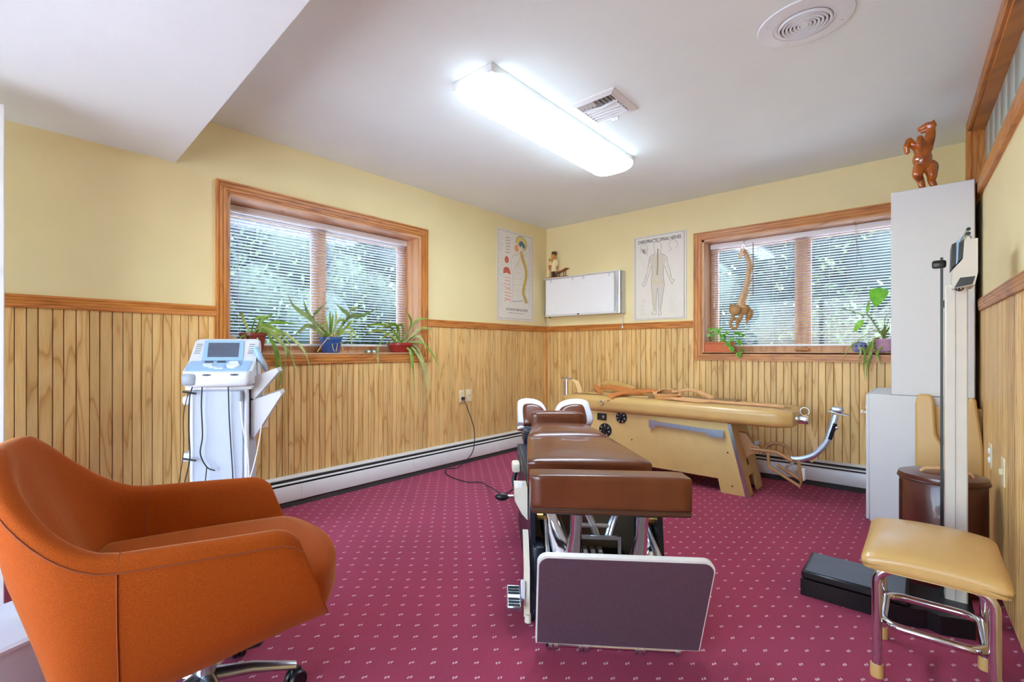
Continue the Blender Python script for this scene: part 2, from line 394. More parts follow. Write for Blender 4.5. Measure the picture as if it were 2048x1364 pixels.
struct(MB().prism([(0, YB), (0.022, YB), (0.022, YB-0.006), (0.006, YB-0.022), (0, YB-0.022)], 'z', 0, RZ0).build('trim_6', 'trim_wood_upright'), 'upright orange wood strip in the corner of the paneling', 'trim')
# ------------------------------------------------------------------ windows, built in a frame: x' along the wall, y' outwards, z up
def window(name, label, wd, ln, loc, rz, mull, depth=0.235):
    """x' from 0 to ln; y'=0 is the room face of the wall, positive outwards"""
    z0, z1 = wd['z0'], wd['z1']
    root = struct(link(name, None, None, loc, (0, 0, rz)), label, 'window')
    t1 = 0.02
    def casing(nm, poly, up):
        # moulded casing board: outer bead, flat, inner bead
        mb = MB().prism(poly, 'y', -t1, 0.0); mb.build(nm, 'trim_wood_upright' if up else 'trim_wood', root)
    def band(i0, i1, t_):       # ring polygons between inset i0 and i1 on the four sides
        L = [[(i0, z0+i0), (i1, z0+i1), (i1, z1-i1), (i0, z1-i0)], [(ln-i0, z0+i0), (ln-i0, z1-i0), (ln-i1, z1-i1), (ln-i1, z0+i1)],
             [(i0, z1-i0), (i1, z1-i1), (ln-i1, z1-i1), (ln-i0, z1-i0)], [(i0, z0+i0), (ln-i0, z0+i0), (ln-i1, z0+i1), (i1, z0+i1)]]
        return L
    steps = [(0, 0.012, 0.022), (0.012, 0.016, 0.015), (0.016, 0.036, 0.02), (0.036, 0.040, 0.015), (0.040, 0.058, 0.019), (0.058, CW, 0.012)]
    for side in range(4):
        mb = MB()
        for i0, i1, t_ in steps: mb.prism(band(i0+0.0004, i1, t_)[side], 'y', -t_, 0.0)
        mb.build('casing', 'trim_wood_upright' if side < 2 else 'trim_wood', root, ang=25)
    c = CW
    MB().box(c-0.002, c+0.018, -0.004, depth, z0+c, z1-c).build('jamb', 'pine_jamb_upright', root)
    MB().box(ln-c-0.018, ln-c+0.002, -0.004, depth, z0+c, z1-c).build('jamb', 'pine_jamb_upright', root)
    MB().box(c, ln-c, -0.004, depth, z1-c-0.018, z1-c+0.002).build('jamb', 'pine_jamb', root)
    MB().rbox(c, ln-c, -0.012, depth, z0+c-0.02, z0+c+0.006, 0.004).build('sill', 'pine_jamb', root)
    a0, a1, b0, b1 = c+0.018, ln-c-0.018, z0+c+0.006, z1-c-0.018
    f = 0.055
    for s0, s1 in ((a0, mull), (mull, a1)):
        sash = MB().box(s0, s1, depth-0.03, depth+0.015, b0, b0+f+0.01).box(s0, s1, depth-0.03, depth+0.015, b1-f, b1).box(s0, s0+f, depth-0.03, depth+0.015, b0+f+0.01, b1-f).box(s1-f, s1, depth-0.03, depth+0.015, b0+f+0.01, b1-f).build('sash', 'pine_jamb_upright', root)
        MB().box(s0+f-0.003, s1-f+0.003, depth-0.006, depth-0.002, b0+f, b1-f+0.003).build('pane', 'window_glass', sash)
    MB().rbox(mull-0.05, mull+0.05, depth-0.055, depth-0.028, b0+0.012, b0+0.03, 0.005, 2).build('crank_handle', 'trim_wood', root)
    return root, (a0, a1, b0, b1)
m, t, b = nodes('window_glass')
mx = N(t, 'MixShader'); tr = N(t, 'BsdfTransparent'); gl = N(t, 'BsdfGlossy'); gl.inputs['Roughness'].default_value = 0.03
fr = N(t, 'Fresnel'); fr.inputs['IOR'].default_value = 1.35
t.links.new(fr.outputs[0], mx.inputs[0]); t.links.new(tr.outputs[0], mx.inputs[1]); t.links.new(gl.outputs[0], mx.inputs[2])
t.links.new(mx.outputs[0], t.nodes['Material Output'].inputs['Surface'])
# left window: outwards is -x, so x' -> -... use a frame with x' = +y mirrored by turning: x' axis = +y needs rz=90deg, then y' = -x (outwards)
win1, in1 = window('window_1', 'long double window with deep pine jambs above the heater', W1, W1['a1']-W1['a0'], (0, W1['a0'], 0), PI/2, onx(637, 620, -0.22).y-W1['a0'])
win2, in2 = window('window_2', 'double window with deep pine jambs where the spine model hangs', W2, W2['a1']-W2['a0'], (W2['a0'], YB, 0), 0.0, ony(1606, 600, YB+0.22).x-W2['a0'])
# unseen glazed entrance, added behind the camera to let in fill daylight
w4 = struct(link('added_entrance', None, None, (0.32, YF-0.1, 0)), 'added unseen glazed entrance letting in fill daylight', 'window')
for x0_, x1_ in ((0, 0.06), (1.36, 1.42), (2.72, 2.78)): MB().box(x0_, x1_, -0.04, 0.04, 0, 2.1).build('stile', 'trim_wood_upright', w4)
for z0_, z1_ in ((0, 0.06), (2.04, 2.1)): MB().box(0.06, 2.72, -0.035, 0.035, z0_, z1_).build('rail', 'trim_wood', w4)
for x0_, x1_ in ((0.06, 1.36), (1.42, 2.72)): MB().box(x0_, x1_, -0.004, 0.004, 0.06, 2.04).build('pane', 'window_glass', w4)
# ------------------------------------------------------------------ venetian blinds
m, t, b = nodes('slat_vinyl')
b.inputs['Base Color'].default_value = lin((238, 240, 246)); b.inputs['Roughness'].default_value = 0.4
mx = N(t, 'MixShader'); mx.inputs[0].default_value = 0.6; tl = N(t, 'BsdfTranslucent'); tl.inputs[0].default_value = lin((240, 243, 250))
t.links.new(b.outputs[0], mx.inputs[1]); t.links.new(tl.outputs[0], mx.inputs[2]); t.links.new(mx.outputs[0], t.nodes['Material Output'].inputs['Surface'])
plain('cord_white', (225, 222, 214), 0.7)
plain('cord_brown', (120, 92, 66), 0.7)
def blind(label, loc, rz, x0, x1, z0, z1, depth, wand_x, tilt=-14, left=True):
    root = thing('venetian_blind', label, 'blind', loc, rz, None)
    MB().rbox(x0, x1, depth-0.022, depth+0.018, z1-0.045, z1, 0.003, 1).build('headrail', 'slat_white', root)
    n = int((z1-0.05-(z0+0.02))/0.0212)
    A = math.radians(tilt); rows = []
    for k in range(5):
        u = (k/4-0.5)*0.025; h = 0.0016*(1-(2*(k/4-0.5))**2)
        rows.append([(x0+0.004, u*math.cos(A)-h*math.sin(A), u*math.sin(A)+h*math.cos(A)), (x1-0.004, u*math.cos(A)-h*math.sin(A), u*math.sin(A)+h*math.cos(A))])
    me = MB().grid(rows).mesh('slat', 'slat_vinyl')
    for i in range(n): link('slat', me, root, (0, depth, z1-0.06-0.0212*i))
    MB().rbox(x0+0.003, x1-0.003, depth-0.012, depth+0.012, z0, z0+0.018, 0.004, 1).build('bottom_rail', 'slat_white', root)
    for fx in (0.07, 0.36, 0.64, 0.93):
        x = x0+(x1-x0)*fx
        MB().tube([(x, depth-0.0125, z0+0.01), (x, depth-0.0125, z1-0.02)], 0.0009, 4).build('ladder_cord', 'cord_white', root)
    MB().tube([(wand_x, depth-0.02, z1-0.03), (wand_x, depth-0.022, z1-0.62 if left else z1-0.5)], 0.003, 6).build('tilt_wand', 'cord_brown', root)
    xx = x1-0.13 if left else x0+0.04
    MB().tube(bez([(xx, depth-0.02, z1-0.03), (xx+0.004, depth-0.022, z1-0.3), (xx-0.005, depth-0.022, z1-0.55)], 6), 0.0016, 5).build('lift_cord', 'cord_white', root)
    MB().lathe([(0.001, 0.028), (0.004, 0.024), (0.006, 0.0), (0.001, -0.002)], 8, (xx-0.005, depth-0.022, z1-0.58)).build('cord_tassel', 'cord_white', root)
    return root
blind('white slatted blind lowered in the long window over the three spider plants', (0, W1['a0'], 0), PI/2, in1[0]+0.004, in1[1]-0.004, in1[2]+0.05, in1[3]-0.002, 0.175, in1[0]+0.05)
blind('white slatted blind lowered behind the hanging spine model', (W2['a0'], YB, 0), 0.0, in2[0]+0.004, in2[1]-0.004, in2[2]+0.05, in2[3]-0.002, 0.175, in2[0]+0.35, left=False)
# ------------------------------------------------------------------ high glazed strip in the right wall
m, t, b = nodes('etched_glass')
b.inputs['Base Color'].default_value = lin((176, 190, 186)); b.inputs['Roughness'].default_value = 0.22
tcx = N(t, 'TexCoord'); nz = N(t, 'TexNoise', i_Scale=9.0, i_Detail=2.0); t.links.new(tcx.outputs['Object'], nz.inputs['Vector']); bump(t, b, nz.outputs[0], 0.25, 0.01)
t3 = struct(link('window_3', None, None, (XR, YB, 0), (0, 0, PI/2+KA)), 'high strip of pale etched glass blocks in an orange wood frame', 'window')
for side, mb in enumerate((MB().rbox(TS0, TS1+0.05, 0, 0.02, TZ1, H-0.001, 0.004, 1), MB().rbox(TS0, TS1+0.05, 0, 0.02, TZ0-0.07, TZ0, 0.004, 1), MB().rbox(TS1, TS1+0.055, 0, 0.022, TZ0-0.07, H-0.001, 0.004, 1))):
    mb.build('casing', 'trim_wood' if side < 2 else 'trim_wood_upright', t3)
MB().box(TS0, TS1, -0.1, 0.0, TZ1-0.012, TZ1+0.001).build('jamb', 'trim_wood', t3)
MB().box(TS0, TS1, -0.1, 0.0, TZ0-0.001, TZ0+0.012).build('jamb', 'trim_wood', t3)
MB().box(TS1-0.012, TS1+0.001, -0.1, 0.0, TZ0, TZ1).build('jamb', 'trim_wood_upright', t3)
plain('grout_pale', (206, 214, 208), 0.6)
MB().box(TS0, TS1, -0.085, -0.07, TZ0, TZ1).build('mortar', 'grout_pale', t3)
pane = MB().rbox(-0.098, 0.098, -0.012, 0.012, -0.098, 0.098, 0.008, 2).mesh('glass_block', 'etched_glass')
nb = 12
for i in range(nb):
    for j in range(2): link('glass_block', pane, t3, (TS1-0.012-0.205*(i+0.5), -0.062, TZ0+0.012+(TZ1-TZ0-0.024)*(j+0.5)/2), None, (0.203/0.206, 1, 1.0))
# ------------------------------------------------------------------ white door standing open at the entrance
dt = struct(link('door_1', None, None, tuple(dep(9, 700, 1.9)*1.0)[:2]+(0,), (0, 0, 0)), 'white door standing open beside the orange chair', 'door')
MB().rbox(-0.036, 0, -0.76, 0, 0.012, 2.035, 0.003, 1).build('door_leaf', 'cream_white_paint' if 'cream_white_paint' in MATS else 'white_enamel', dt)
MB().rbox(0, 0.006, -0.65, -0.12, 1.15, 1.9, 0.004, 1).rbox(0, 0.006, -0.65, -0.12, 0.2, 0.95, 0.004, 1).build('door_panel', 'white_enamel', dt)
MB().tube(bez([(0.004, -0.02, 1.37), (0.03, -0.02, 1.36), (0.035, -0.02, 1.33), (0.02, -0.02, 1.31)], 5), 0.005, 6).build('coat_hook', 'white_plastic', dt)
# ================================================================== CEILING FITTINGS
m, t, b = nodes('lamp_diffuser')
b.inputs['Base Color'].default_value = lin((240, 238, 232)); b.inputs['Roughness'].default_value = 0.4
b.inputs['Emission Color'].default_value = lin((214, 236, 255)); 
gn = N(t, 'NewGeometry'); sn = N(t, 'SeparateXYZ'); t.links.new(gn.outputs['Normal'], sn.inputs[0])
mr = N(t, 'MapRange'); mr.inputs['From Min'].default_value = 0.25; mr.inputs['From Max'].default_value = 0.9; mr.inputs['To Min'].default_value = LAMP_POWER*0.16; mr.inputs['To Max'].default_value = LAMP_POWER
t.links.new(mth(t, 'MULTIPLY', sn.outputs[2], -1.0), mr.inputs['Value']); t.links.new(mr.outputs[0], b.inputs['Emission Strength'])   # prismatic lens: most light goes down
lx, ly0, ly1 = 1.475, 1.745, 3.375
lt = thing('ceiling_light', 'long lit fluorescent ceiling light with rounded frosted cover', 'light', (lx, (ly0+ly1)/2, H))
L2 = (ly1-ly0)/2
MB().rbox(-0.136, 0.136, -L2+0.014, L2-0.014, -0.042, 0.0, 0.004, 1).build('housing', 'white_enamel', lt)
mb = MB(); ringrows = []
def stadium(hx, hy, r, z, n=8):
    pts = []
    for cx_, cy_, a0 in ((hx-r, hy-r, 0), (-hx+r, hy-r, PI/2), (-hx+r, -hy+r, PI), (hx-r, -hy+r, 1.5*PI)):
        for k in range(n+1): a = a0+PI/2*k/n; pts.append((cx_+r*math.cos(a), cy_+r*math.sin(a), z))
    return pts
for hx, hy, r, z in ((0.140, L2-0.010, 0.085, -0.038), (0.149, L2-0.001, 0.094, -0.042), (0.150, L2, 0.095, -0.050), (0.141, L2-0.009, 0.090, -0.070), (0.120, L2-0.03, 0.08, -0.086), (0.07, L2-0.08, 0.05, -0.094)): ringrows.append(stadium(hx, hy, r, z))
mb.grid(ringrows, True); mb._add(ringrows[-1], [tuple(range(len(ringrows[-1])))]); mb.build('diffuser', 'lamp_diffuser', lt, ang=60)
plain('duct_grey', (128, 126, 122), 0.7)
# square four-way air diffuser
v0 = onz(1136, 212, H); v1 = onz(1277, 216, H)
vt = thing('ceiling_vent', 'square louvred air vent beside the lit ceiling light', 'vent', ((v0.x+v1.x)/2, (v0.y+v1.y)/2, H), PI)
hx, hy = 0.137, 0.155
f = 0.035
for side in range(4):
    pol = [[(-hx, -hy), (hx, -hy), (hx-f, -hy+f), (-hx+f, -hy+f)], [(hx, -hy), (hx, hy), (hx-f, hy-f), (hx-f, -hy+f)], [(hx, hy), (-hx, hy), (-hx+f, hy-f), (hx-f, hy-f)], [(-hx, hy), (-hx, -hy), (-hx+f, -hy+f), (-hx+f, hy-f)]][side]
    o = [[(0, 0, 0)]]
    mb = MB()
    zi = [-0.004, -0.004, -0.014, -0.014]
    mb._add([(p[0], p[1], 0.0) for p in pol]+[(p[0], p[1], z) for p, z in zip(pol, zi)], [(0, 1, 2, 3), (7, 6, 5, 4), (0, 4, 5, 1), (1, 5, 6, 2), (2, 6, 7, 3), (3, 7, 4, 0)])
    mb.build('frame', 'vent_white' if 'vent_white' in MATS else 'white_enamel', vt)
MB().box(-hx+f, hx-f, -hy+f, hy-f, -0.002, 0).build('duct', 'duct_grey', vt)
ix, iy = hx-f, hy-f
def louvre(x0, y0, x1, y1, dx, dy):
    n = Vector((dx, dy, 0)).normalized()
    a, b_ = Vector((x0, y0, -0.002)), Vector((x1, y1, -0.002)); off = n*0.012+Vector((0, 0, -0.012))
    q = Vector((0, 0, 0.0015))
    mb = MB()._add([a-q, b_-q, b_+off-q, a+off-q, a+q, b_+q, b_+off+q, a+off+q], [(0, 1, 2, 3), (7, 6, 5, 4), (0, 4, 5, 1), (1, 5, 6, 2), (2, 6, 7, 3), (3, 7, 4, 0)])
    mb.build('louvre', 'white_enamel', vt)
for k in range(5):
    s_ = k/5; louvre(-ix*0.9, -iy+0.02+0.03*k, ix, -iy+0.02+0.03*k, 0, -1)
for k in range(4): louvre(-ix+0.02+0.024*k, iy*0.35, -ix+0.02+0.024*k, iy, -1, 0)
for k in range(4): louvre(ix-0.016-0.024*k, iy*0.45, ix-0.016-0.024*k, iy, 1, 0)
MB().prism([(-ix, iy*0.38), (0.005, iy*0.15), (ix, iy*0.38), (ix, iy*0.3), (0.005, iy*0.05), (-ix, iy*0.3)], 'z', -0.016, -0.002).build('divider', 'white_enamel', vt)
MB().box(-0.02, 0.02, -hy+0.004, -hy+0.012, -0.03, -0.006).build('damper_lever', 'white_enamel', vt)
# round exhaust grille
fc = onz(1609, 42, H)
ft = thing('exhaust_grille', 'round white ceiling grille with concentric rings', 'vent', (fc.x, fc.y, H))
MB().lathe([(0.0, -0.001), (0.165, -0.001), (0.168, -0.003), (0.166, -0.008), (0.112, -0.014), (0.108, -0.010), (0.098, -0.010), (0.0, -0.003)], 48).build('plate', 'white_plastic', ft)
MB().lathe([(0.0, -0.0105), (0.096, -0.0105), (0.096, -0.0035), (0.0, -0.0035)], 40).build('opening', 'heater_gap', ft)
for k in range(6):
    r = 0.022+0.0135*k
    MB().lathe([(r-0.0048, -0.0095), (r+0.0048, -0.0095), (r+0.0035, -0.020), (r-0.0035, -0.020), (r-0.0048, -0.0095)], 40).build('ring', 'white_plastic', ft)
MB().lathe([(0, -0.02), (0.014, -0.02), (0.016, -0.009), (0, -0.009)], 20).build('hub', 'white_plastic', ft)
for k in range(4):
    a = k*PI/2+0.6
    MB().lathe([(0, -0.013), (0.003, -0.012), (0.003, -0.006)], 8, (0.142*math.cos(a), 0.142*math.sin(a), 0)).build('screw', 'dull_chrome', ft)
# ================================================================== HOT WATER BASEBOARD HEATERS  (x' along, y' into the room)
def heater(label, loc, rz, ln, joints, label_x=None):
    root = thing('baseboard_heater', label, 'heater', loc, rz)
    MB().box(0, ln, 0.0, 0.008, 0.012, 0.19).build('back_plate', 'white_enamel', root)
    MB().prism([(0.0, 0.198), (0.008, 0.198), (0.046, 0.190), (0.046, 0.184), (0.0, 0.184)], 'x', 0, ln).build('top_cap', 'white_enamel', root)
    MB().box(0.004, ln-0.004, 0.008, 0.048, 0.030, 0.183).build('fin_core', 'dark_slot', root)
    MB().prism([(0.05, 0.166), (0.062, 0.160), (0.062, 0.156), (0.05, 0.162)], 'x', 0, ln).build('damper', 'white_enamel', root)
    xs = [0]+joints+[ln]
    for a, c in zip(xs[:-1], xs[1:]):
        MB().prism([(0.06, 0.138), (0.066, 0.145), (0.070, 0.138), (0.070, 0.052), (0.066, 0.040), (0.060, 0.040)], 'x', a+0.001, c-0.001).build('front_panel', 'white_enamel', root)
    for j in joints: MB().prism([(0.069, 0.145), (0.073, 0.138), (0.073, 0.05), (0.069, 0.040)], 'x', j-0.02, j+0.02).build('splice_plate', 'white_enamel', root)
    MB().box(0.0, ln, 0.008, 0.058, 0.0, 0.032).build('toe_recess', 'heater_gap', root)
    for a in (0, ln): MB().prism([(0, 0.012), (0.066, 0.012), (0.071, 0.04), (0.071, 0.15), (0.048, 0.195), (0, 0.199)], 'x', a-0.004, a+0.004).build('end_cap', 'white_enamel', root)
    if label_x: MB().box(label_x, label_x+0.05, 0.0702, 0.0708, 0.055, 0.08).build('rating_label', 'brushed_aluminium', root)
    return root
heater('white baseboard heater along the paneling under the long window', (0.008, 4.652, 0), -PI/2, 3.85, [0.95, 2.05, 3.05], 3.27)
heater('white baseboard heater behind the tan traction table', (3.27, YB-0.008, 0), PI, 3.19, [1.2, 2.3])
# ================================================================== WALL PLATES  (x' across, y' out of the wall)
plain('outlet_dark', (70, 60, 50), 0.6)
def plate(name, label, loc, rz, kind, cat):
    root = thing(name, label, cat, loc, rz)
    MB().rbox(-0.036, 0.036, 0, 0.006, -0.058, 0.058, 0.003, 2).build('cover_plate', 'ivory_plate', root)
    if kind == 'duplex':
        for z in (-0.02, 0.02):
            MB().lathe([(0, 0.0095), (0.0165, 0.0085), (0.017, 0.005), (0, 0.005)], 20, (0, 0, z), Matrix.Rotation(-PI/2, 4, 'X')).build('socket', 'ivory_plate', root)
            for s_ in (-1, 1): MB().box(s_*0.006-0.001, s_*0.006+0.001, 0.0085, 0.0100, z-0.001, z+0.007).build('slot', 'outlet_dark', root)
    elif kind == 'guarded':
        for z in (-0.02, 0.02):
            MB().lathe([(0, 0.014), (0.014, 0.012), (0.017, 0.005), (0, 0.005)], 20, (0, 0, z), Matrix.Rotation(-PI/2, 4, 'X')).build('safety_cap', 'white_plastic', root)
    elif kind == 'jack':
        MB().lathe([(0, 0.008), (0.012, 0.008), (0.0125, 0.005), (0, 0.005)], 18, (0, 0, 0), Matrix.Rotation(-PI/2, 4, 'X')).build('bezel', 'ivory_plate', root)
        MB().lathe([(0, 0.012), (0.005, 0.012), (0.005, 0.005), (0, 0.005)], 12, (0, 0, 0), Matrix.Rotation(-PI/2, 4, 'X')).build('jack', 'outlet_dark', root)
    elif kind == 'switch':
        MB().rbox(-0.006, 0.006, 0.004, 0.016, -0.012, 0.012, 0.002, 1).build('toggle', 'ivory_plate', root)
    for z in ((-0.045, 0.045) if kind != 'duplex' else (0.0,)):
        MB().lathe([(0, 0.0075), (0.003, 0.007), (0.003, 0.005), (0, 0.005)], 8, (0, 0, z), Matrix.Rotation(-PI/2, 4, 'X')).build('screw', 'dull_chrome', root)
    return root
NL = 0.0068
p_out = onx(923, 792, NL); p_j2 = onx(937, 791, NL); p_j1 = onx(526, 838, NL)
plate('power_outlet', 'ivory outlet plate with a black plug in its lower socket', (NL, p_out.y, 0.62), -PI/2, 'duplex', 'outlet')
plate('cable_jack_plate', 'ivory cable jack plate next to the plugged outlet', (NL, p_j2.y+0.002, 0.62), -PI/2, 'jack', 'wall plate')
plate('cable_jack_plate', 'ivory jack plate on the paneling beside the therapy cart', (NL, p_j1.y, 0.60), -PI/2, 'jack', 'wall plate')
def rwall(s_, n_, z): # point on the right wall frame
    M = Matrix.Rotation(PI/2+KA, 4, 'Z'); p = M @ Vector((-s_, n_, 0)); return (XR+p.x, YB+p.y, z)
plate('power_outlet', 'ivory outlet plate with round safety caps on the right wall', rwall(YB-3.30, NL, 0.565), PI/2+KA, 'guarded', 'outlet')
plate('light_switch', 'ivory wall switch plate on the right wall above the stool', rwall(YB-2.93, NL, 0.56), PI/2+KA, 'switch', 'switch')
# power cord from outlet to brown table
pc = thing('extension_cord', 'dark power cord running from the outlet across the carpet to the brown table', 'cord')
pend = onz(1044, 987, 0.40)
c0 = Vector((NL+0.012, p_out.y, 0.60))
path = [c0+Vector((0.012, 0, -0.004)), c0+Vector((0.05, 0.02, -0.1)), Vector((0.085, p_out.y+0.09, 0.3)), Vector((0.10, p_out.y+0.05, 0.1)), onz(915, 935, 0.006), onz(893, 938, 0.006), onz(895, 950, 0.006), onz(930, 963, 0.006), onz(975, 972, 0.006), onz(1010, 982, 0.01), onz(1038, 990, 0.2)]
# ================================================================== POSTERS
plain('poster_paper', (222, 216, 206), 0.5, var=0.02)
plain('ink_black', (40, 38, 44), 0.6, var=0)
plain('ink_grey', (150, 146, 142), 0.6, var=0)
plain('ink_yellow', (206, 170, 60), 0.6, var=0)
plain('ink_ochre', (214, 196, 120), 0.6, var=0)
plain('ink_red', (200, 96, 80), 0.6, var=0)
plain('ink_pink', (220, 160, 140), 0.6, var=0)
plain('ink_blue', (86, 112, 140), 0.6, var=0)
plain('ink_orange', (226, 156, 100), 0.6, var=0)
plain('ink_olive', (150, 146, 104), 0.6, var=0)
plain('ink_tan', (207, 198, 186), 0.6, var=0)
def stroke(mb, pts, wd, z, closed=False):
    pts = [Vector((p[0], p[1])) for p in pts]
    if closed: pts.append(pts[0])
    L, R = [], []
    for i, p in enumerate(pts):
        d = pts[min(i+1, len(pts)-1)]-pts[max(i-1, 0)]
        if closed and i in (0, len(pts)-1): d = pts[1]-pts[-2]
        d = d.normalized() if d.length > 1e-9 else Vector((1, 0)); nrm = Vector((-d.y, d.x))*wd/2
        L.append((p.x+nrm.x, p.y+nrm.y, z)); R.append((p.x-nrm.x, p.y-nrm.y, z))
    mb.grid([L, R]); return mb
def fill(mb, pts, z): mb._add([(p[0], p[1], z) for p in pts], [tuple(range(len(pts)))]); return mb
def sm2(pts, n=5, closed=False):
    P = [Vector((p[0], p[1], 0)) for p in pts]
    if closed: P = P+[P[0]]
    return [(q.x, q.y) for q in bez(P, n)]
# --- autonomic nervous system sheet on the left wall
a0 = onx(993, 454, 0); a1 = onx(1066, 474, 0)
PW, PH = a1.y-a0.y, 0.945
po = thing('wall_poster', 'poster of a head and yellow spine in profile on the left wall', 'poster', (0.001, a0.y, 1.362)); po.rotation_euler = (PI/2, 0, PI/2)
MB().rbox(0, PW, 0, PH, 0, 0.004, 0.001, 1).build('sheet', 'poster_paper', po)
def z1(x, y):
    top = 65+(x-60)*125/485; bot = 1310+(x-60)*25/485; u = (x-60)/485; return (u*PW, (1-(y-top)/(bot-top))*PH)
Z = 0.0046
def Z1(pts, closed=False, n=5): return sm2([z1(*p) for p in pts], n, closed)
stroke(MB(), [(0.02, 0.02), (PW-0.02, 0.02), (PW-0.02, PH-0.02), (0.02, PH-0.02)], 0.004, Z, True).build('border', 'ink_black', po)
fill(MB(), Z1([(300, 260), (320, 205), (360, 188), (410, 215), (445, 270), (450, 320), (430, 360), (400, 370), (370, 330), (320, 290)], True), Z).build('brain_print', 'ink_ochre', po)
stroke(MB(), Z1([(300, 270), (310, 215), (345, 188), (400, 205), (440, 255), (450, 315), (430, 360), (395, 375)]), 0.008, Z+0.0004).build('skull_outline', 'ink_olive', po)
fill(MB(), Z1([(340, 300), (350, 260), (385, 255), (420, 300), (425, 340), (400, 345), (380, 310), (360, 330)], True), Z+0.0006).build('brain_stem_print', 'ink_blue', po)
fill(MB(), Z1([(290, 310), (325, 300), (335, 350), (330, 395), (300, 385), (285, 350)], True), Z+0.0003).build('face_print', 'ink_orange', po)
sp = [(375, 385), (375, 440), (390, 500), (420, 580), (440, 680), (430, 780), (405, 880), (400, 960), (430, 1040), (435, 1085)]
stroke(MB(), Z1(sp, n=8), 0.038, Z+0.0002).build('spine_print', 'ink_yellow', po)
spp = Z1(sp, n=6)
mbk = MB()
for i in range(4, len(spp)-2, 2): stroke(mbk, [(spp[i][0]+0.012, spp[i][1]), (spp[i][0]+0.045, spp[i][1]-0.006)], 0.007, Z+0.0005)
mbk.build('vertebra_marks', 'ink_olive', po)
stroke(stroke(MB(), Z1([(365, 390), (330, 430), (265, 450), (240, 520), (240, 600), (258, 700), (262, 850), (255, 1000), (260, 1060)]), 0.003, Z), Z1([(350, 470), (340, 520), (290, 600), (270, 660)]), 0.003, Z).build('nerve_lines', 'ink_olive', po)
stroke(MB(), Z1([(255, 1065), (330, 1060), (405, 1048)]), 0.005, Z).build('pelvic_nerve_line', 'ink_blue', po)
fill(MB(), Z1([(155, 490), (175, 455), (205, 480), (205, 530), (185, 550), (160, 530)], True), Z).build('heart_print', 'ink_red', po)
fill(MB(), Z1([(138, 690), (145, 620), (180, 600), (215, 625), (230, 700), (185, 680)], True), Z).build('lung_print', 'ink_red', po)
mb = MB(); random.seed(3)
for k in range(9):
    y = 740+k*40; stroke(mb, Z1([(160+random.uniform(-20, 10), y), (200, y+random.uniform(-25, 25)), (235+random.uniform(-10, 15), y+20)]), 0.008, Z)
mb.build('organ_prints', 'ink_pink', po)
mb = MB()
for k in range(6): stroke(mb, Z1([(165+random.uniform(-8, 8), 215+k*40), (190, 200+k*40), (225, 215+k*40)]), 0.007, Z)
mb.build('gland_prints', 'ink_olive', po)
mb = MB()
for k in range(4): stroke(mb, Z1([(270, 690+k*75), (320, 680+k*78), (385, 690+k*72)]), 0.004, Z)
for k in range(5): stroke(mb, Z1([(300, 560+k*20), (330, 540+k*16), (350, 500+k*10)]), 0.002, Z)
mb.build('plexus_lines', 'ink_ochre', po)
mb = MB()
for k in range(30): stroke(mb, [z1(90+random.uniform(0, 8), 190+k*32), z1(130+random.uniform(-15, 10), 196+k*32)], 0.0025, Z)
for k in range(34): stroke(mb, [z1(475, 300+k*25), z1(505+random.uniform(-12, 8), 306+k*25)], 0.0025, Z)
mb.build('caption_lines', 'ink_grey', po)
text_mesh('title_lettering', 'AUTONOMIC NERVOUS SYSTEM', 0.036, 'ink_black', po, (PW*0.53, 0.115, Z), None, xs=0.72)
mb = MB()
for a_, b_ in ((0.3, 0.42), (0.44, 0.5), (0.53, 0.66), (0.68, 0.74)): stroke(mb, [(PW*a_, 0.08), (PW*b_, 0.08)], 0.006, Z)
mb.build('subtitle_lines', 'ink_grey', po)
# --- spinal nerves sheet on the back wall
b0 = ony(1267, 640, YB); b1 = ony(1373.5, 637, YB)
QW, QH = b1.x-b0.x, 0.825
pq = thing('wall_poster', 'poster of a standing human figure seen from behind on the back wall', 'poster', (b0.x, YB-0.001, 1.345)); pq.rotation_euler = (PI/2, 0, 0)
MB().rbox(0, QW, 0, QH, 0, 0.006, 0.002, 1).build('sheet', 'poster_paper2' if 'poster_paper2' in MATS else 'poster_paper', pq)
def z2(x, y):
    top = 185-(x-75)*125/755; bot = 1345-(x-75)*45/755; return ((x-75)/755*QW, (1-(y-top)/(bot-top))*QH)
def Z2(pts, closed=False, n=5): return sm2([z2(*p) for p in pts], n, closed)
Z = 0.0066
stroke(MB(), [(0.02, 0.012), (QW-0.02, 0.012), (QW-0.02, QH-0.012), (0.02, QH-0.012)], 0.004, Z, True).build('border', 'ink_black', pq)
body = [(390, 340), (395, 400), (330, 440), (310, 520), (290, 640), (265, 740), (245, 800), (215, 830), (235, 865), (265, 830), (300, 730), (330, 620), (345, 560), (355, 640), (345, 760), (345, 860), (365, 1000), (365, 1080), (385, 1200), (350, 1240), (410, 1255), (415, 1200), (415, 1060), (430, 900), (440, 900), (445, 1060), (455, 1200), (450, 1265), (490, 1240), (480, 1190), (500, 1050), (515, 940), (530, 840), (520, 740), (515, 640), (525, 560), (545, 600), (580, 700), (615, 780), (640, 825), (655, 780), (675, 770), (630, 740), (610, 640), (580, 540), (565, 450), (520, 410), (480, 395), (482, 340)]
stroke(MB(), Z2(body, n=3), 0.0045, Z).build('body_outline', 'ink_grey', pq)
fill(MB(), [z2(x, y) for x, y in [(395, 400), (330, 440), (310, 520), (345, 560), (355, 640), (345, 860), (365, 1080), (385, 1200), (415, 1200), (430, 900), (440, 900), (455, 1200), (480, 1190), (500, 1050), (530, 840), (515, 640), (525, 560), (565, 480), (520, 410), (480, 395)]], Z-0.0003).build('body_tint', 'ink_tan', pq)
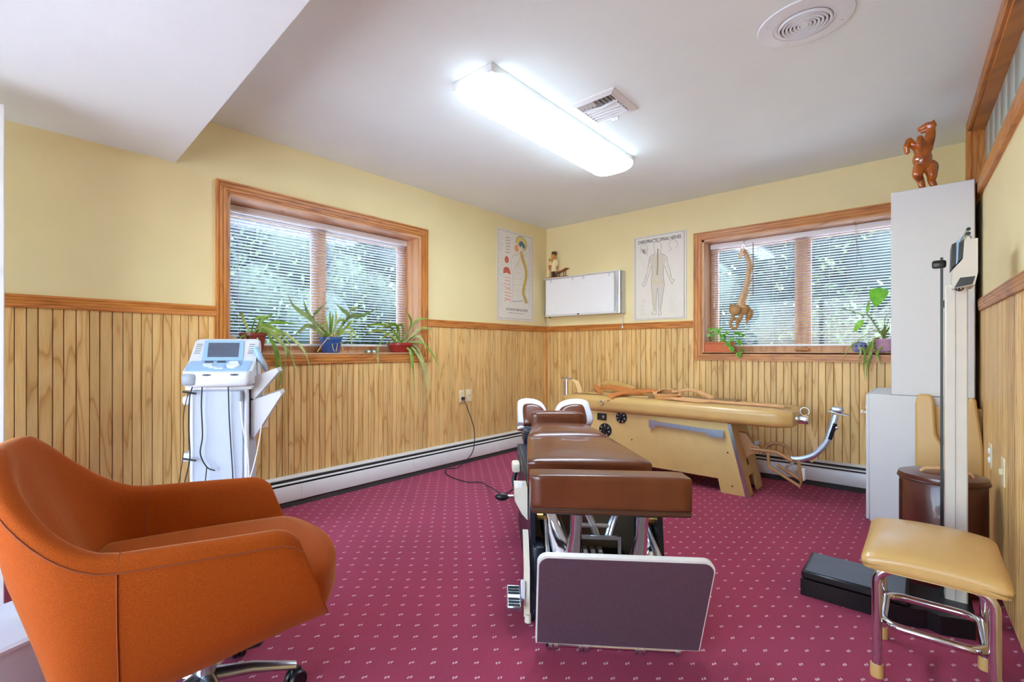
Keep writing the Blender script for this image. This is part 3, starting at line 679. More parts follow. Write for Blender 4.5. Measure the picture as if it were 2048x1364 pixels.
stroke(MB(), Z2([(385, 330), (385, 270), (410, 240), (450, 235), (485, 265), (488, 330)]), 0.004, Z).build('head_outline', 'ink_grey', pq)
stroke(MB(), Z2([(440, 330), (437, 450), (437, 560), (432, 640), (430, 700)]), 0.012, Z+0.0003).build('spine_print', 'ink_olive', pq)
mb = MB()
for k in range(9):
    y = 460+k*28
    for s_ in (-1, 1): stroke(mb, Z2([(437, y), (437+s_*40, y-4), (437+s_*75, y+20)]), 0.0022, Z)
for s_ in (-1, 1):
    stroke(mb, Z2([(437, 430), (437+s_*90, 450), (437+s_*125, 560), (437+s_*165, 700), (437+s_*200, 780)]), 0.003, Z)
    stroke(mb, Z2([(430, 700), (437+s_*50, 800), (437+s_*55, 950), (437+s_*45, 1100), (437+s_*40, 1200)]), 0.003, Z)
mb.build('nerve_lines', 'ink_ochre', pq)
stroke(stroke(MB(), Z2([(350, 820), (370, 780), (420, 820), (437, 790), (460, 815), (505, 775), (520, 815)]), 0.006, Z), Z2([(380, 640), (370, 720), (400, 760)]), 0.006, Z).build('pelvis_print', 'ink_ochre', pq)
mb = stroke(MB(), Z2([(190, 400), (185, 330), (210, 280), (260, 275), (290, 310), (285, 370), (290, 440)]), 0.003, Z)
stroke(mb, Z2([(585, 370), (625, 330), (595, 290), (605, 230), (660, 205), (705, 235), (710, 290), (680, 330)]), 0.003, Z); mb.build('small_head_outlines', 'ink_grey', pq)
mb = MB()
for k in range(7): stroke(mb, Z2([(195+k*8, 330+k*12), (225, 350+(k % 3)*20), (260+(k % 2)*15, 330+k*14)]), 0.004, Z)
mb.build('head_nerve_print', 'ink_olive', pq)
mb = MB(); random.seed(5)
for k in range(22): stroke(mb, [z2(190, 1040+k*11), z2(215+random.uniform(0, 60), 1038+k*11)], 0.0022, Z)
for k in range(18): stroke(mb, [z2(595, 1020+k*12), z2(640+random.uniform(0, 90), 1016+k*12)], 0.0022, Z)
mb.build('caption_lines', 'ink_tan', pq)
text_mesh('title_lettering', 'CHIROPRACTIC SPINAL NERVES', 0.046, 'ink_black', pq, (QW*0.5, QH-0.058, Z), None, xs=0.62, bold=0.0006)
# ================================================================== X-RAY LIGHT BOX on the back wall
xb0, xb1, xz0, xz1, xd = 0.03, 0.945, 1.425, 1.85, 0.10
xr = thing('xray_light_box', 'wall mounted white x-ray viewing box with chrome sides and film clips', 'light box', (xb0, YB, xz0))
XW, XH = xb1-xb0, xz1-xz0
rr = 0.055
prof = [(0, 0), (XW, 0)]+[(XW-rr*0.5+rr*0.5*math.cos(a), -xd+0.02+rr*0.6-rr*0.6*math.sin(a)-0.02) for a in [PI/2*k/6 for k in range(7)]]+[(rr*0.3, -xd), (0.006, -xd+0.012), (0, -xd+0.03)]
MB().prism(prof, 'z', 0, XH).build('housing', 'dull_chrome', xr)
plain('viewer_panel', (232, 233, 236), 0.35, var=0.01)
MB().rbox(0.03, XW-0.075, -xd-0.006, -xd+0.002, 0.016, XH-0.014, 0.002, 1).build('viewing_panel', 'viewer_panel', xr)
for x in (XW-0.055, XW-0.04): MB().box(x-0.002, x+0.002, -xd-0.003, -xd+0.01, 0.0, XH).build('edge_bead', 'chrome', xr)
MB().rbox(0.0, XW-0.02, -xd-0.004, -0.0, XH-0.004, XH+0.006, 0.003, 1).build('top_rail', 'white_enamel', xr)
MB().rbox(0.02, XW-0.05, -xd-0.010, -xd+0.002, -0.002, 0.014, 0.003, 1).build('film_ledge', 'white_enamel', xr)
for x in (0.1, 0.37, 0.5, 0.79):
    MB().tube(bez([(x, -xd-0.012, XH-0.05), (x-0.004, -xd-0.013, XH-0.03), (x+0.004, -xd-0.012, XH-0.01), (x+0.01, -xd-0.012, XH-0.02), (x+0.012, -xd-0.010, XH-0.04)], 4), 0.0022, 5).build('film_clip', 'dull_chrome', xr)
MB().rbox(0.43, 0.45, -xd-0.016, -xd, 0.004, 0.018, 0.002, 1).build('switch', 'black_plastic', xr)
MB().lathe([(0, -0.012), (0.009, -0.012), (0.009, 0), (0, 0)], 12, (0.06, -xd+0.03, -0.002)).build('cord_grommet', 'black_plastic', xr)
MB().tube(bez([(0.06, -xd+0.03, -0.01), (0.04, -0.06, -0.05), (0.01, -0.03, -0.09), (0.0, -0.012, -0.10), (-0.012, -0.05, -0.07), (-0.018, -0.08, 0.02), (-0.012, -0.05, 0.18), (-0.008, -0.02, 0.3)], 6), 0.003, 6).build('cord', 'cord_white', xr)
MB().tube(bez([(XW-0.02, -0.03, 0.0), (XW-0.018, -0.03, -0.06), (XW-0.02, -0.03, -0.13)], 4), 0.003, 6).build('pull_cord', 'cord_white', xr)
MB().lathe([(0.001, 0.02), (0.006, 0.012), (0.010, -0.01), (0.001, -0.014)], 10, (XW-0.02, -0.03, -0.14)).build('pull_knob', 'white_plastic', xr)
# ================================================================== CARVED DOCTOR FIGURINE on the light box
plain('carved_tan', (196, 132, 56), 0.45, var=0.12, vscale=40)
plain('carved_cream', (236, 216, 168), 0.45, var=0.05)
plain('carved_dark', (70, 34, 18), 0.4, var=0.15)
plain('carved_mid', (160, 92, 40), 0.45, var=0.12, vscale=40)
fg = thing('doctor_figurine', 'carved wooden doctor figurine with a small couch standing on the light box', 'figurine', (0.145, YB-0.055, xz1+0.006))
MB().rbox(-0.09, 0.17, -0.03, 0.03, 0, 0.012, 0.003, 1).build('base_plank', 'carved_mid', fg)
for s_ in (-1, 1): MB().tube([(s_*0.017-0.01, 0.0, 0.012), (s_*0.016-0.01, 0.0, 0.085)], [0.013, 0.017], 10).ell((s_*0.018-0.008, -0.008, 0.018), 0.012, 0.02, 0.008).build('trouser_leg', 'carved_dark', fg)
mb = MB().tube([(-0.01, 0, 0.075), (-0.01, 0, 0.12), (-0.012, 0, 0.17), (-0.012, 0, 0.205), (-0.012, 0, 0.215)], [0.036, 0.035, 0.036, 0.034, 0.012], 14)
mb.tube([(-0.042, 0, 0.2), (-0.058, -0.012, 0.165), (-0.03, -0.03, 0.14)], [0.013, 0.012, 0.010], 8).tube([(0.018, 0, 0.2), (0.042, -0.01, 0.165), (0.045, -0.025, 0.125)], [0.013, 0.012, 0.010], 8)
blob('white_coat', mb, 'carved_cream', fg, 0.004, 3)
MB().ell((-0.012, -0.008, 0.245), 0.024, 0.026, 0.032).ell((-0.012, -0.034, 0.24), 0.006, 0.008, 0.008).build('head', 'carved_tan', fg)
MB().ell((-0.01, 0.004, 0.272), 0.03, 0.028, 0.018).rbox(-0.03, 0.016, -0.022, 0.026, 0.276, 0.300, 0.006, 2).build('hair', 'carved_dark', fg)
MB().prism([(-0.03, 0.21), (0.006, 0.21), (-0.012, 0.165)], 'y', -0.038, -0.03).build('shirt_front', 'carved_tan', fg)
MB().ell((0.045, -0.028, 0.115), 0.010, 0.010, 0.012).ell((-0.024, -0.034, 0.138), 0.010, 0.010, 0.012).build('hands', 'carved_tan', fg)
MB().tube(bez([(-0.06, 0, 0.10), (-0.068, 0, 0.14), (-0.06, 0, 0.18), (-0.066, 0, 0.21)], 4), [0.012]*6+[0.009]*7, 8).ell((-0.066, 0, 0.218), 0.012, 0.011, 0.013).tube([(-0.055, 0, 0.125), (-0.07, 0, 0.0125)], 0.004, 6).build('spine_carving', 'carved_tan', fg)
MB().prism([(0.02, 0.062), (0.10, 0.078), (0.15, 0.098), (0.172, 0.095), (0.11, 0.068), (0.03, 0.052)], 'y', -0.028, 0.028).build('couch_top', 'carved_mid', fg)
for x, y, h in ((0.045, -0.02, 0.058), (0.045, 0.02, 0.058), (0.125, -0.02, 0.075), (0.125, 0.02, 0.075)): MB().tube([(x, y, 0.012), (x, y, h)], 0.004, 6).build('couch_leg', 'carved_dark', fg)
# ================================================================== BROWN ADJUSTING TABLE (centre)
def leather(name, rgb, rough=0.38, var=0.16, vs=9, coat=0.15, bs=300, bm_=0.12):
    return plain(name, rgb, rough, 0, var, vs, bm_, bs, 0.5, coat)
leather('brown_leather', (98, 47, 22), 0.32, coat=0.3); leather('brown_leather_dark', (118, 60, 34)); leather('tan_vinyl', (200, 160, 96), 0.34, 0.05, 6)
plain('seam_brown', (92, 48, 26), 0.5); plain('trim_strip_brown', (70, 44, 30), 0.45, bmp=0.3, bscale=60)
plain('taupe_laminate', (88, 66, 76), 0.3, 0.0, 0.12, 90); plain('white_edge', (226, 222, 214), 0.4)
plain('beige_plate', (134, 114, 90), 0.5, 0.2); plain('cream_metal', (232, 222, 200), 0.45)
plain('head_shell_white', (216, 218, 230), 0.35, var=0.02)
Tloc = CAM+RT*0.567+FW*1.72; Tloc.z = 0
TB = thing('adjusting_table', 'brown leather chiropractic adjusting table with chrome lift and purple-grey foot board', 'treatment table', Tloc, math.radians(39.5))
# cushions
fcu = cushion(-0.285, 0.285, 0.0, 0.105, 0.472, 0.594, 0.008, 0.004, 12).build('foot_cushion', 'brown_leather', TB, ang=80)
MB().rbox(-0.283, 0.283, 0.003, 0.10, 0.452, 0.475, 0.004, 1).build('cushion_tray', 'trim_strip_brown', fcu)
MB().tube([(-0.28, 0.002, 0.463), (0.28, 0.002, 0.463)], 0.003, 5).build('piping', 'seam_brown', fcu)
pcu = cushion(-0.282, 0.24, 0.285, 0.88, 0.462, 0.585, 0.014, 0.012, 12, 0.16).build('pelvic_cushion', 'brown_leather', TB, ang=80)
MB().tube([(-0.265, 0.292, 0.572), (0.222, 0.292, 0.572)], 0.0028, 5).build('piping', 'seam_brown', pcu)
tcu = cushion(-0.245, 0.215, 0.885, 1.31, 0.47, 0.592, 0.04, 0.012, 12, 0.26).build('thoracic_cushion', 'brown_leather', TB, ang=80)
ncu = cushion(-0.185, 0.155, 1.345, 1.455, 0.53, 0.650, 0.022, 0.004, 8, 0.06).build('neck_cushion', 'brown_leather', TB, ang=80)
for s_, x0, x1, mirror in ((-1, -0.265, -0.055, 1), (1, -0.025, 0.225, -1)):
    ht = link('headrest', None, TB, ((x0+x1)/2, 1.56, 0.6)); W_ = x1-x0
    M = Matrix.Rotation(math.radians(-30), 4, 'X')
    hw = W_/2
    # shell outline: rounded outside, slanting inner lower edge
    out = [(-hw, -0.07), (-hw*1.0, 0.07), (-hw*0.85, 0.105), (-hw*0.4, 0.118), (hw*0.25, 0.108), (hw*0.72, 0.07), (hw*1.0, -0.02), (hw*0.8, -0.075)]
    ins = [(-hw*0.62, -0.09), (-hw*0.66, 0.04), (-hw*0.3, 0.062), (hw*0.2, 0.055), (hw*0.6, 0.03), (hw*0.84, -0.03), (hw*0.7, -0.09)]
    if mirror < 0:
        out = [(-x, z) for x, z in reversed(out)]; ins = [(-x, z) for x, z in reversed(ins)]
    def loop(p, y, k): return [Vector((x*k, y, z*k)) for x, z in sm2(p, 4, True)[:-1]]
    mb = MB(); rows = [loop(out, 0.05, 0.6), loop(out, 0.06, 0.9), loop(out, 0.04, 1.0), loop(out, -0.025, 1.0), loop(out, -0.04, 0.94), loop(out, -0.042, 0.7)]
    mb.grid(rows, True); mb._add(rows[0], [tuple(range(len(rows[0])))]); mb._add(rows[-1], [tuple(range(len(rows[-1])))]); mb.xf(M)
    mb.build('headrest_shell', 'head_shell_white', ht, ang=60)
    mb = MB(); rows = [loop(ins, -0.03, 1.0), loop(ins, -0.06, 1.0), loop(ins, -0.072, 0.93), loop(ins, -0.076, 0.6)]
    mb.grid(rows, True); mb._add(rows[-1], [tuple(range(len(rows[-1])))]); mb.xf(M)
    mb.build('headrest_pad', 'brown_leather', ht, ang=60)
    MB().rbox(-hw*0.7, hw*0.7, -0.05, 0.03, -0.13, -0.085, 0.006, 1).build('headrest_bracket', 'dull_chrome', ht)
MB().rbox(-0.235, 0.2, 1.3, 1.62, 0.44, 0.50, 0.01, 1).build('head_carriage', 'navy_black_metal', TB)
for s_ in (-0.25, 0.20): MB().lathe([(0, -0.02), (0.016, -0.02), (0.02, 0), (0.016, 0.02), (0, 0.02)], 14, (s_, 1.44, 0.53), Matrix.Rotation(PI/2, 4, 'Y')).build('headrest_knob', 'dull_chrome', TB)
# chassis
for x0, x1 in ((-0.278, -0.258), (0.212, 0.232)):
    MB().prism([(0.10, 0.012), (0.16, 0.455), (1.28, 0.455), (1.22, 0.25), (1.1, 0.012)], 'x', x0, x1).build('side_plate', 'navy_black_metal', TB)
MB().box(-0.258, 0.212, 0.46, 0.475, 0.06, 0.455).build('back_plate', 'beige_plate', TB)
MB().box(-0.27, 0.226, 0.475, 1.26, 0.40, 0.462).build('top_frame', 'navy_black_metal', TB)
MB().rbox(-0.275, 0.23, 0.10, 1.12, 0.0, 0.05, 0.008, 1).build('floor_frame', 'navy_black_metal', TB)
MB().rbox(-0.20, 0.16, 0.30, 0.45, 0.05, 0.16, 0.01, 1).build('motor_box', 'black_plastic', TB)
for k in range(4): MB().lathe([(0.035, -0.012), (0.042, -0.008), (0.042, 0.008), (0.035, 0.012)], 16, (-0.08+0.03*k, 0.24, 0.20), Matrix.Rotation(PI/2, 4, 'Y')).build('coil_turn', 'dull_chrome', TB)
# chrome lift columns and links
for x in (-0.113, 0.128):
    MB().tube([(x, 0.055, 0.455), (x, 0.062, 0.42), (x, 0.07, 0.36), (x-0.008, 0.085, 0.27), (x-0.012, 0.09, 0.2), (x-0.012, 0.09, 0.06)], [0.024, 0.022, 0.021, 0.032, 0.036, 0.036], 18).build('lift_column', 'chrome', TB)
    MB().rbox(x-0.03, x+0.03, 0.03, 0.09, 0.44, 0.456, 0.004, 1).build('column_cap', 'black_plastic', TB)
MB().tube(bez([(-0.205, 0.30, 0.455), (-0.195, 0.25, 0.37), (-0.175, 0.19, 0.30), (-0.15, 0.13, 0.24), (-0.14, 0.10, 0.17)], 5), [0.026, 0.026, 0.026, 0.028, 0.034, 0.04, 0.044, 0.046, 0.048, 0.048, 0.05, 0.05, 0.052, 0.052, 0.052, 0.052, 0.052, 0.052, 0.052, 0.052, 0.052], 18).build('hydraulic_cylinder', 'chrome', TB)
MB().tube(bez([(0.19, 0.32, 0.455), (0.2, 0.25, 0.36), (0.19, 0.18, 0.28), (0.18, 0.13, 0.2)], 5), [0.02]*6+[0.03]*5+[0.04]*5, 16).build('hydraulic_cylinder', 'chrome', TB)
for x, dx in ((-0.215, 0.0), (0.185, 0.03)): MB().tube([(x, 0.2, 0.36), (x+dx*0.4, 0.13, 0.3), (x+dx, 0.07, 0.22), (x+dx, 0.06, 0.12)], [0.008, 0.008, 0.013, 0.013], 10).build('piston_rod', 'dull_chrome', TB)
for x, s_ in ((-0.045, -1), (0.055, 1)):
    for k in range(2): MB().tube(bez([(x+0.012*k, 0.22, 0.452), (x+s_*0.012+0.012*k, 0.21, 0.41), (x-s_*0.01+0.012*k, 0.20, 0.36), (x-s_*0.03+0.012*k, 0.19, 0.30)], 4), 0.008, 6).build('link_arm', 'dull_chrome', TB)
for x, z, y in ((-0.235, 0.375, 0.2), (0.2, 0.37, 0.2), (-0.03, 0.40, 0.2)): MB().lathe([(0, -0.012), (0.013, -0.012), (0.013, 0.012), (0, 0.012)], 8, (x, y, z), Matrix.Rotation(PI/2, 4, 'Y')).build('pivot_bolt', 'brass', TB)
MB().tube([(-0.09, 0.2, 0.345), (0.045, 0.2, 0.345)], 0.010, 10).build('cross_bar', 'dull_chrome', TB)
MB().box(-0.10, 0.07, 0.14, 0.152, 0.312, 0.325).box(-0.104, -0.092, 0.14, 0.152, 0.1, 0.325).box(0.06, 0.072, 0.14, 0.152, 0.1, 0.325).build('yoke_frame', 'dull_chrome', TB)
MB().rbox(-0.27, -0.225, 0.10, 0.22, 0.10, 0.29, 0.012, 2).build('cylinder_cover', 'navy_black_metal', TB)
# foot board leaning out at the front
FB = link('foot_board', None, TB, (0.0, -0.088, 0.035), (math.radians(14.5), 0, 0))
w2, hh, rc = 0.276, 0.352, 0.035
outl = [(-w2, 0), (w2*0.985, 0), (w2+0.012, hh-rc)]+[(w2+0.012-rc+rc*math.cos(a), hh-rc+rc*math.sin(a)) for a in [PI/2*k/6 for k in range(1, 7)]]+[(-w2+rc-rc*math.sin(a), hh-rc+rc*math.cos(a)) for a in [PI/2*k/6 for k in range(0, 7)]]
MB().prism(outl, 'y', 0, 0.020).build('edge_band', 'white_edge', FB)
MB().prism([(x*0.985, 0.003+z*0.968) for x, z in outl], 'y', -0.0015, 0.003).build('laminate_face', 'taupe_laminate', FB)
for x, z in ((-0.165, 0.30), (-0.165, 0.245), (-0.085, 0.235)): MB().lathe([(0, -0.0025), (0.004, -0.002), (0.004, 0)], 8, (x, -0.001, z), Matrix.Rotation(PI/2, 4, 'X')).build('rust_screw', 'rust_brown' if 'rust_brown' in MATS else 'seam_brown', FB)
MB().tube([(-0.23, -0.07, 0.022), (0.215, -0.07, 0.022)], 0.009, 12).build('hinge_tube', 'chrome', TB)
for x in (-0.225, -0.205, -0.12, -0.10, 0.07, 0.09, 0.205): MB().tube([(x-0.006, -0.07, 0.022), (x+0.006, -0.07, 0.022)], 0.0155, 12).build('hinge_collar', 'dull_chrome', TB)
for x in (-0.23, 0.2): MB().box(x-0.008, x+0.008, -0.07, 0.12, 0.012, 0.03).build('hinge_arm', 'navy_black_metal', TB)
# controls on the left flank
bx_ = MB().prism([(-0.335, 0.475), (-0.282, 0.475), (-0.282, 0.34), (-0.305, 0.365), (-0.335, 0.42)], 'y', 0.25, 0.36).build('switch_box', 'cream_metal', TB)
MB().rbox(-0.322, -0.300, 0.262, 0.285, 0.470, 0.492, 0.003, 1).build('rocker_switch', 'white_plastic', bx_)
lv = MB().tube([(-0.33, 0.30, 0.425), (-0.365, 0.29, 0.425)], 0.006, 8).build('lever', 'dull_chrome', TB)
MB().ell((-0.388, 0.285, 0.424), 0.030, 0.014, 0.016).build('lever_grip', 'black_plastic', lv)
MB().prism([(0.13, 0.0), (0.10, 0.02), (0.10, 0.20), (0.16, 0.30), (0.20, 0.32), (0.20, 0.30), (0.13, 0.20), (0.13, 0.02)], 'x', -0.305, -0.283).build('pedal_guard', 'cream_metal', TB)
MB().prism([(0.14, 0.05), (0.14, 0.19), (0.19, 0.27), (0.24, 0.27), (0.24, 0.05)], 'x', -0.295, -0.28).build('pedal_recess', 'black_plastic', TB)
pd = MB().rbox(-0.372, -0.318, 0.06, 0.17, 0.03, 0.052, 0.004, 1, Matrix.Translation((0, 0, 0.018)) @ Matrix.Rotation(math.radians(18), 4, 'X')).build('foot_pedal', 'brushed_aluminium', TB)
for k in range(7):
    if k == 3: continue
    MB().box(-0.367, -0.323, 0.066+0.0142*k, 0.073+0.0142*k, 0.0525, 0.0555).xf(Matrix.Translation((0, 0, 0.018)) @ Matrix.Rotation(math.radians(18), 4, 'X')).build('pedal_rib', 'black_rubber', pd)
MB().tube([(-0.345, 0.12, 0.06), (-0.29, 0.13, 0.08)], 0.006, 8).build('pedal_axle', 'dull_chrome', TB)
MB().rbox(-0.318, -0.30, 0.09, 0.11, 0.09, 0.16, 0.003, 1).build('pedal_plate', 'white_plastic', TB)
MB().lathe([(0, 0), (0.014, 0), (0.012, 0.03), (0, 0.03)], 12, (-0.29, 0.10, 0.0)).build('levelling_foot', 'cream_metal', TB)
MB().rbox(-0.325, -0.28, 0.86, 0.96, 0.38, 0.43, 0.012, 2).build('side_handle', 'cream_plastic', TB)
MB().tube(bez([(-0.30, 0.90, 0.39), (-0.315, 0.88, 0.33), (-0.30, 0.85, 0.27)], 4), 0.012, 8).build('side_lever', 'black_plastic', TB)
# cord
endp = TB.matrix_basis @ Vector((-0.325, 0.33, 0.455))
path[-1] = endp; path[-2] = endp.lerp(path[-3], 0.35)+Vector((0, 0, -0.04))
cb = bez(path, 8)
MB().tube([Vector((p.x, p.y, max(p.z, 0.0045))) for p in cb], 0.0042, 6).build('cable', 'cord_dark' if 'cord_dark' in MATS else 'black_rubber', pc)
MB().rbox(NL+0.008, NL+0.036, p_out.y-0.014, p_out.y+0.014, 0.586, 0.613, 0.004, 1).build('plug', 'black_plastic', pc)
# ================================================================== TAN TRACTION TABLE along the back wall
plain('tan_board', (218, 186, 120), 0.5, var=0.04); plain('tan_metal', (190, 142, 92), 0.42, 0.1, 0.06)
leather('dark_sheen_vinyl', (116, 88, 66), 0.3, 0.05, 6)
TT = thing('traction_table', 'long tan vinyl traction table with board sides along the back wall', 'treatment table', (0, 0, 0))
fy, by = 3.895, 4.315
cushion(0.69, 2.475, 3.845, 4.36, 0.515, 0.645, 0.045, 0.006, 14).build('table_cushion', 'tan_vinyl', TT, ang=80)
MB().rbox(1.44, 2.06, 4.0, 4.30, 0.645, 0.660, 0.006, 2).build('sliding_pad', 'dark_sheen_vinyl', TT)
MB().rbox(0.82, 1.44, 4.0, 4.30, 0.645, 0.656, 0.005, 2).build('chest_pad', 'tan_vinyl', TT)
MB().tube([(0.76, 3.985, 0.6495), (2.44, 3.985, 0.6495)], 0.0025, 5).build('seam', 'seam_brown', TT)
side = [(0.80, 0.522), (2.085, 0.522), (2.205, 0.0), (2.025, 0.0), (2.006, 0.10), (1.02, 0.10), (1.0, 0.0), (0.82, 0.0)]
for y0 in (fy, by-0.02): MB().prism(side, 'y', y0, y0+0.02).build('side_panel', 'tan_board', TT)
# end panel leaning outwards with arch cut-out (local: x'=along y, z'=up the slope)
sl = math.atan2(0.12, 0.522)
ep = [(0, 0), (0.125, 0), (0.125, 0.13), (0.28, 0.13), (0.28, 0), (0.42, 0), (0.42, 0.53), (0, 0.53)]
e_ = link('end_panel', MB().prism(ep, 'x', -0.018, 0.0).mesh('end_panel', 'tan_board'), TT, (2.205, fy, 0.0), (0, -sl, 0))
MB().box(-0.001, 0.001, 0.17, 0.21, 0.20, 0.245).build('hole_shade', 'seam_brown', e_)  # dark patch standing in for the shade inside a square hole
MB().box(-0.020, 0.003, -0.004, 0.006, 0.0, 0.525).build('edge_trim', 'dull_chrome', e_)
MB().box(-0.020, 0.003, 0.414, 0.424, 0.0, 0.525).build('edge_trim', 'dull_chrome', e_)
MB().prism([(fy, 0.0), (by, 0.0), (by, 0.5), (fy, 0.5)], 'x', 0.80, 0.82).build('end_panel', 'tan_board', TT)
# grab rail and controls on the front
MB().prism([(1.505, 0.425), (1.545, 0.425), (1.57, 0.445), (1.93, 0.430), (1.955, 0.405), (2.05, 0.405), (2.05, 0.462), (1.955, 0.462), (1.57, 0.478), (1.545, 0.485), (1.505, 0.485)], 'y', fy-0.030, fy-0.018).build('grab_rail', 'brushed_aluminium', TT)
for x in (1.52, 2.02): MB().box(x-0.015, x+0.015, fy-0.02, fy, 0.42, 0.46).build('rail_bracket', 'brushed_aluminium', TT)
def dial(x, z, r):
    d = MB().lathe([(0, 0.012), (r*0.9, 0.010), (r, 0.0)], 24, (x, fy, z), Matrix.Rotation(PI/2, 4, 'X')).build('dial', 'black_plastic', TT)
    MB().lathe([(0, 0.026), (r*0.28, 0.025), (r*0.32, 0.01)], 16, (x, fy, z), Matrix.Rotation(PI/2, 4, 'X')).build('dial_knob', 'black_plastic', d)
    mb = MB()
    for k in range(7):
        a = k*2*PI/7; mb.box(-0.0025, 0.0025, -0.0006, 0.0006, r*0.55, r*0.82)
        n0 = len(mb.v)-8
        for i in range(n0, n0+8): mb.v[i] = Vector((x, fy-0.0115, z))+Matrix.Rotation(a, 3, 'Y') @ mb.v[i]
    mb.build('dial_marks', 'white_plastic', d)
dial(1.258, 0.477, 0.05); dial(1.112, 0.352, 0.06)
sw = MB().rbox(1.04, 1.125, fy-0.012, fy, 0.438, 0.497, 0.003, 1).build('switch_plate', 'black_plastic', TT)
MB().rbox(1.092, 1.112, fy-0.022, fy-0.010, 0.455, 0.480, 0.003, 1).build('rocker', 'dull_chrome', sw)
for x, z in ((1.35, 0.30), (2.07, 0.30), (2.10, 0.06)): MB().lathe([(0, 0.003), (0.006, 0.002), (0.006, 0)], 8, (x, fy, z), Matrix.Rotation(PI/2, 4, 'X')).build('screw', 'outlet_dark', TT)
# casting on the foot end, crank frame and foot rest arm
MB().prism([(2.10, 0.44), (2.155, 0.43), (2.20, 0.36), (2.24, 0.345), (2.24, 0.30), (2.19, 0.285), (2.14, 0.24), (2.12, 0.27)], 'y', 4.04, 4.10).build('end_casting', 'tan_metal', TT)
MB().lathe([(0, -0.02), (0.016, -0.02), (0.016, 0.02), (0, 0.02)], 12, (2.22, 4.07, 0.37), Matrix.Rotation(PI/2, 4, 'X')).build('pivot_pin', 'dull_chrome', TT)
MB().tube([(2.19, 4.03, 0.325), (2.345, 4.03, 0.325), (2.44, 4.03, 0.275)], 0.014, 8).build('crank_arm', 'tan_metal', TT)
MB().tube([(2.295, 4.03, 0.32), (2.30, 4.03, 0.215), (2.485, 4.03, 0.105), (2.49, 4.03, 0.15), (2.475, 4.03, 0.29)], 0.011, 8).build('crank_frame', 'tan_metal', TT)
MB().tube([(2.345, 4.07, 0.225), (2.48, 4.07, 0.145)], 0.012, 8).build('crank_stay', 'tan_metal', TT)
ring = [(2.345+0.085*math.cos(a), 4.07, 0.30+0.085*math.sin(a)) for a in [PI*(1.05)*k/16-0.05 for k in range(17)]]
MB().tube(ring, 0.010, 8).build('quadrant', 'tan_metal', TT)
MB().tube([(p[0]*0.999, p[1]+0.02, p[2]-0.012) for p in ring], 0.007, 8).build('quadrant', 'dull_chrome', TT)
arm = bez([(2.43, 4.05, 0.285), (2.48, 4.05, 0.29), (2.56, 4.05, 0.335), (2.62, 4.05, 0.42), (2.645, 4.05, 0.50), (2.665, 4.05, 0.575), (2.675, 4.05, 0.62)], 5)
mb = MB(); mb.tube(arm, 0.016, 10, True, (0.5, 1.25)); fa_ = mb.build('foot_rest_arm', 'brushed_aluminium', TT)
MB().tube([p+Vector((0.012, -0.004, 0.0)) for p in arm[17:25]], 0.012, 8).build('arm_insert', 'navy_black_metal', fa_)
MB().lathe([(0, 0), (0.013, 0.002), (0.013, 0.02), (0, 0.024)], 10, (2.665, 4.05, 0.535), Matrix.Rotation(PI/2, 4, 'Y')).build('clamp_knob', 'dull_chrome', fa_)
MB().rbox(2.635, 2.745, 4.02, 4.09, 0.628, 0.636, 0.003, 1, Matrix.Translation((2.69, 0, 0.63)) @ Matrix.Rotation(0.2, 4, 'Y') @ Matrix.Translation((-2.69, 0, -0.63))).rbox(2.65, 2.715, 4.03, 4.08, 0.636, 0.672, 0.012, 2).build('foot_rest_clamp', 'brushed_aluminium', TT)
for k, (x, z) in enumerate(((2.40, 0.22), (2.43, 0.25), (2.46, 0.20))): MB().tube([(x, 4.0, z), (x, 4.12, z)], 0.009, 8).build('spindle', 'dull_chrome', TT)
MB().rbox(2.487, 2.512, 4.03, 4.09, 0.15, 0.235, 0.004, 1).build('latch_block', 'white_enamel', TT)
# foot end buckle, ring and hanging cream strap
plain('cream_strap', (226, 190, 132), 0.6)
MB().rbox(2.455, 2.535, 4.0, 4.045, 0.545, 0.595, 0.006, 2).build('buckle', 'chrome', TT)
MB().tube([(2.500+0.026*math.cos(a), 4.10, 0.622+0.028*math.sin(a)) for a in [2*PI*k/18 for k in range(19)]], 0.0038, 7).build('d_ring', 'dull_chrome', TT)
MB().ribbon(bez([(2.50, 4.06, 0.60), (2.525, 4.06, 0.56), (2.535, 4.06, 0.49), (2.56, 4.06, 0.41), (2.565, 4.06, 0.33), (2.535, 4.06, 0.285)], 5), [0.03]*26, (1, 0.35, 0), 0.002).build('hanging_strap', 'cream_strap', TT)
MB().tube([(2.15, 4.08, 0.53), (2.21, 4.08, 0.385)], 0.003, 6).build('pull_rod', 'dull_chrome', TT)
# head end post with chain and curved strap
MB().tube([(0.665, 4.0, 0.50), (0.665, 4.0, 0.78)], 0.010, 8).build('head_post', 'dull_chrome', TT)
MB().rbox(0.655, 0.72, 4.035, 4.065, 0.49, 0.52, 0.004, 1).build('post_bracket', 'dull_chrome', TT)
MB().rbox(0.61, 0.72, 3.985, 4.015, 0.775, 0.79, 0.004, 1).build('post_bar', 'dull_chrome', TT)
MB().box(0.655, 0.70, 3.99, 4.05, 0.50, 0.516).build('post_foot', 'dull_chrome', TT)
for k in range(9): MB().tube([(0.645+0.010*math.cos(a), 3.98, 0.755-0.026*k+0.014*math.sin(a)) for a in [2*PI*j/10 for j in range(11)]], 0.003, 5).build('chain_link', 'dull_chrome', TT)
MB().ribbon(bez([(0.70, 4.02, 0.775), (0.755, 4.02, 0.75), (0.785, 4.02, 0.69), (0.79, 4.02, 0.645)], 5), [0.045]*16, (0.6, 1, 0), 0.003).build('halter_strap', 'cream_strap', TT)
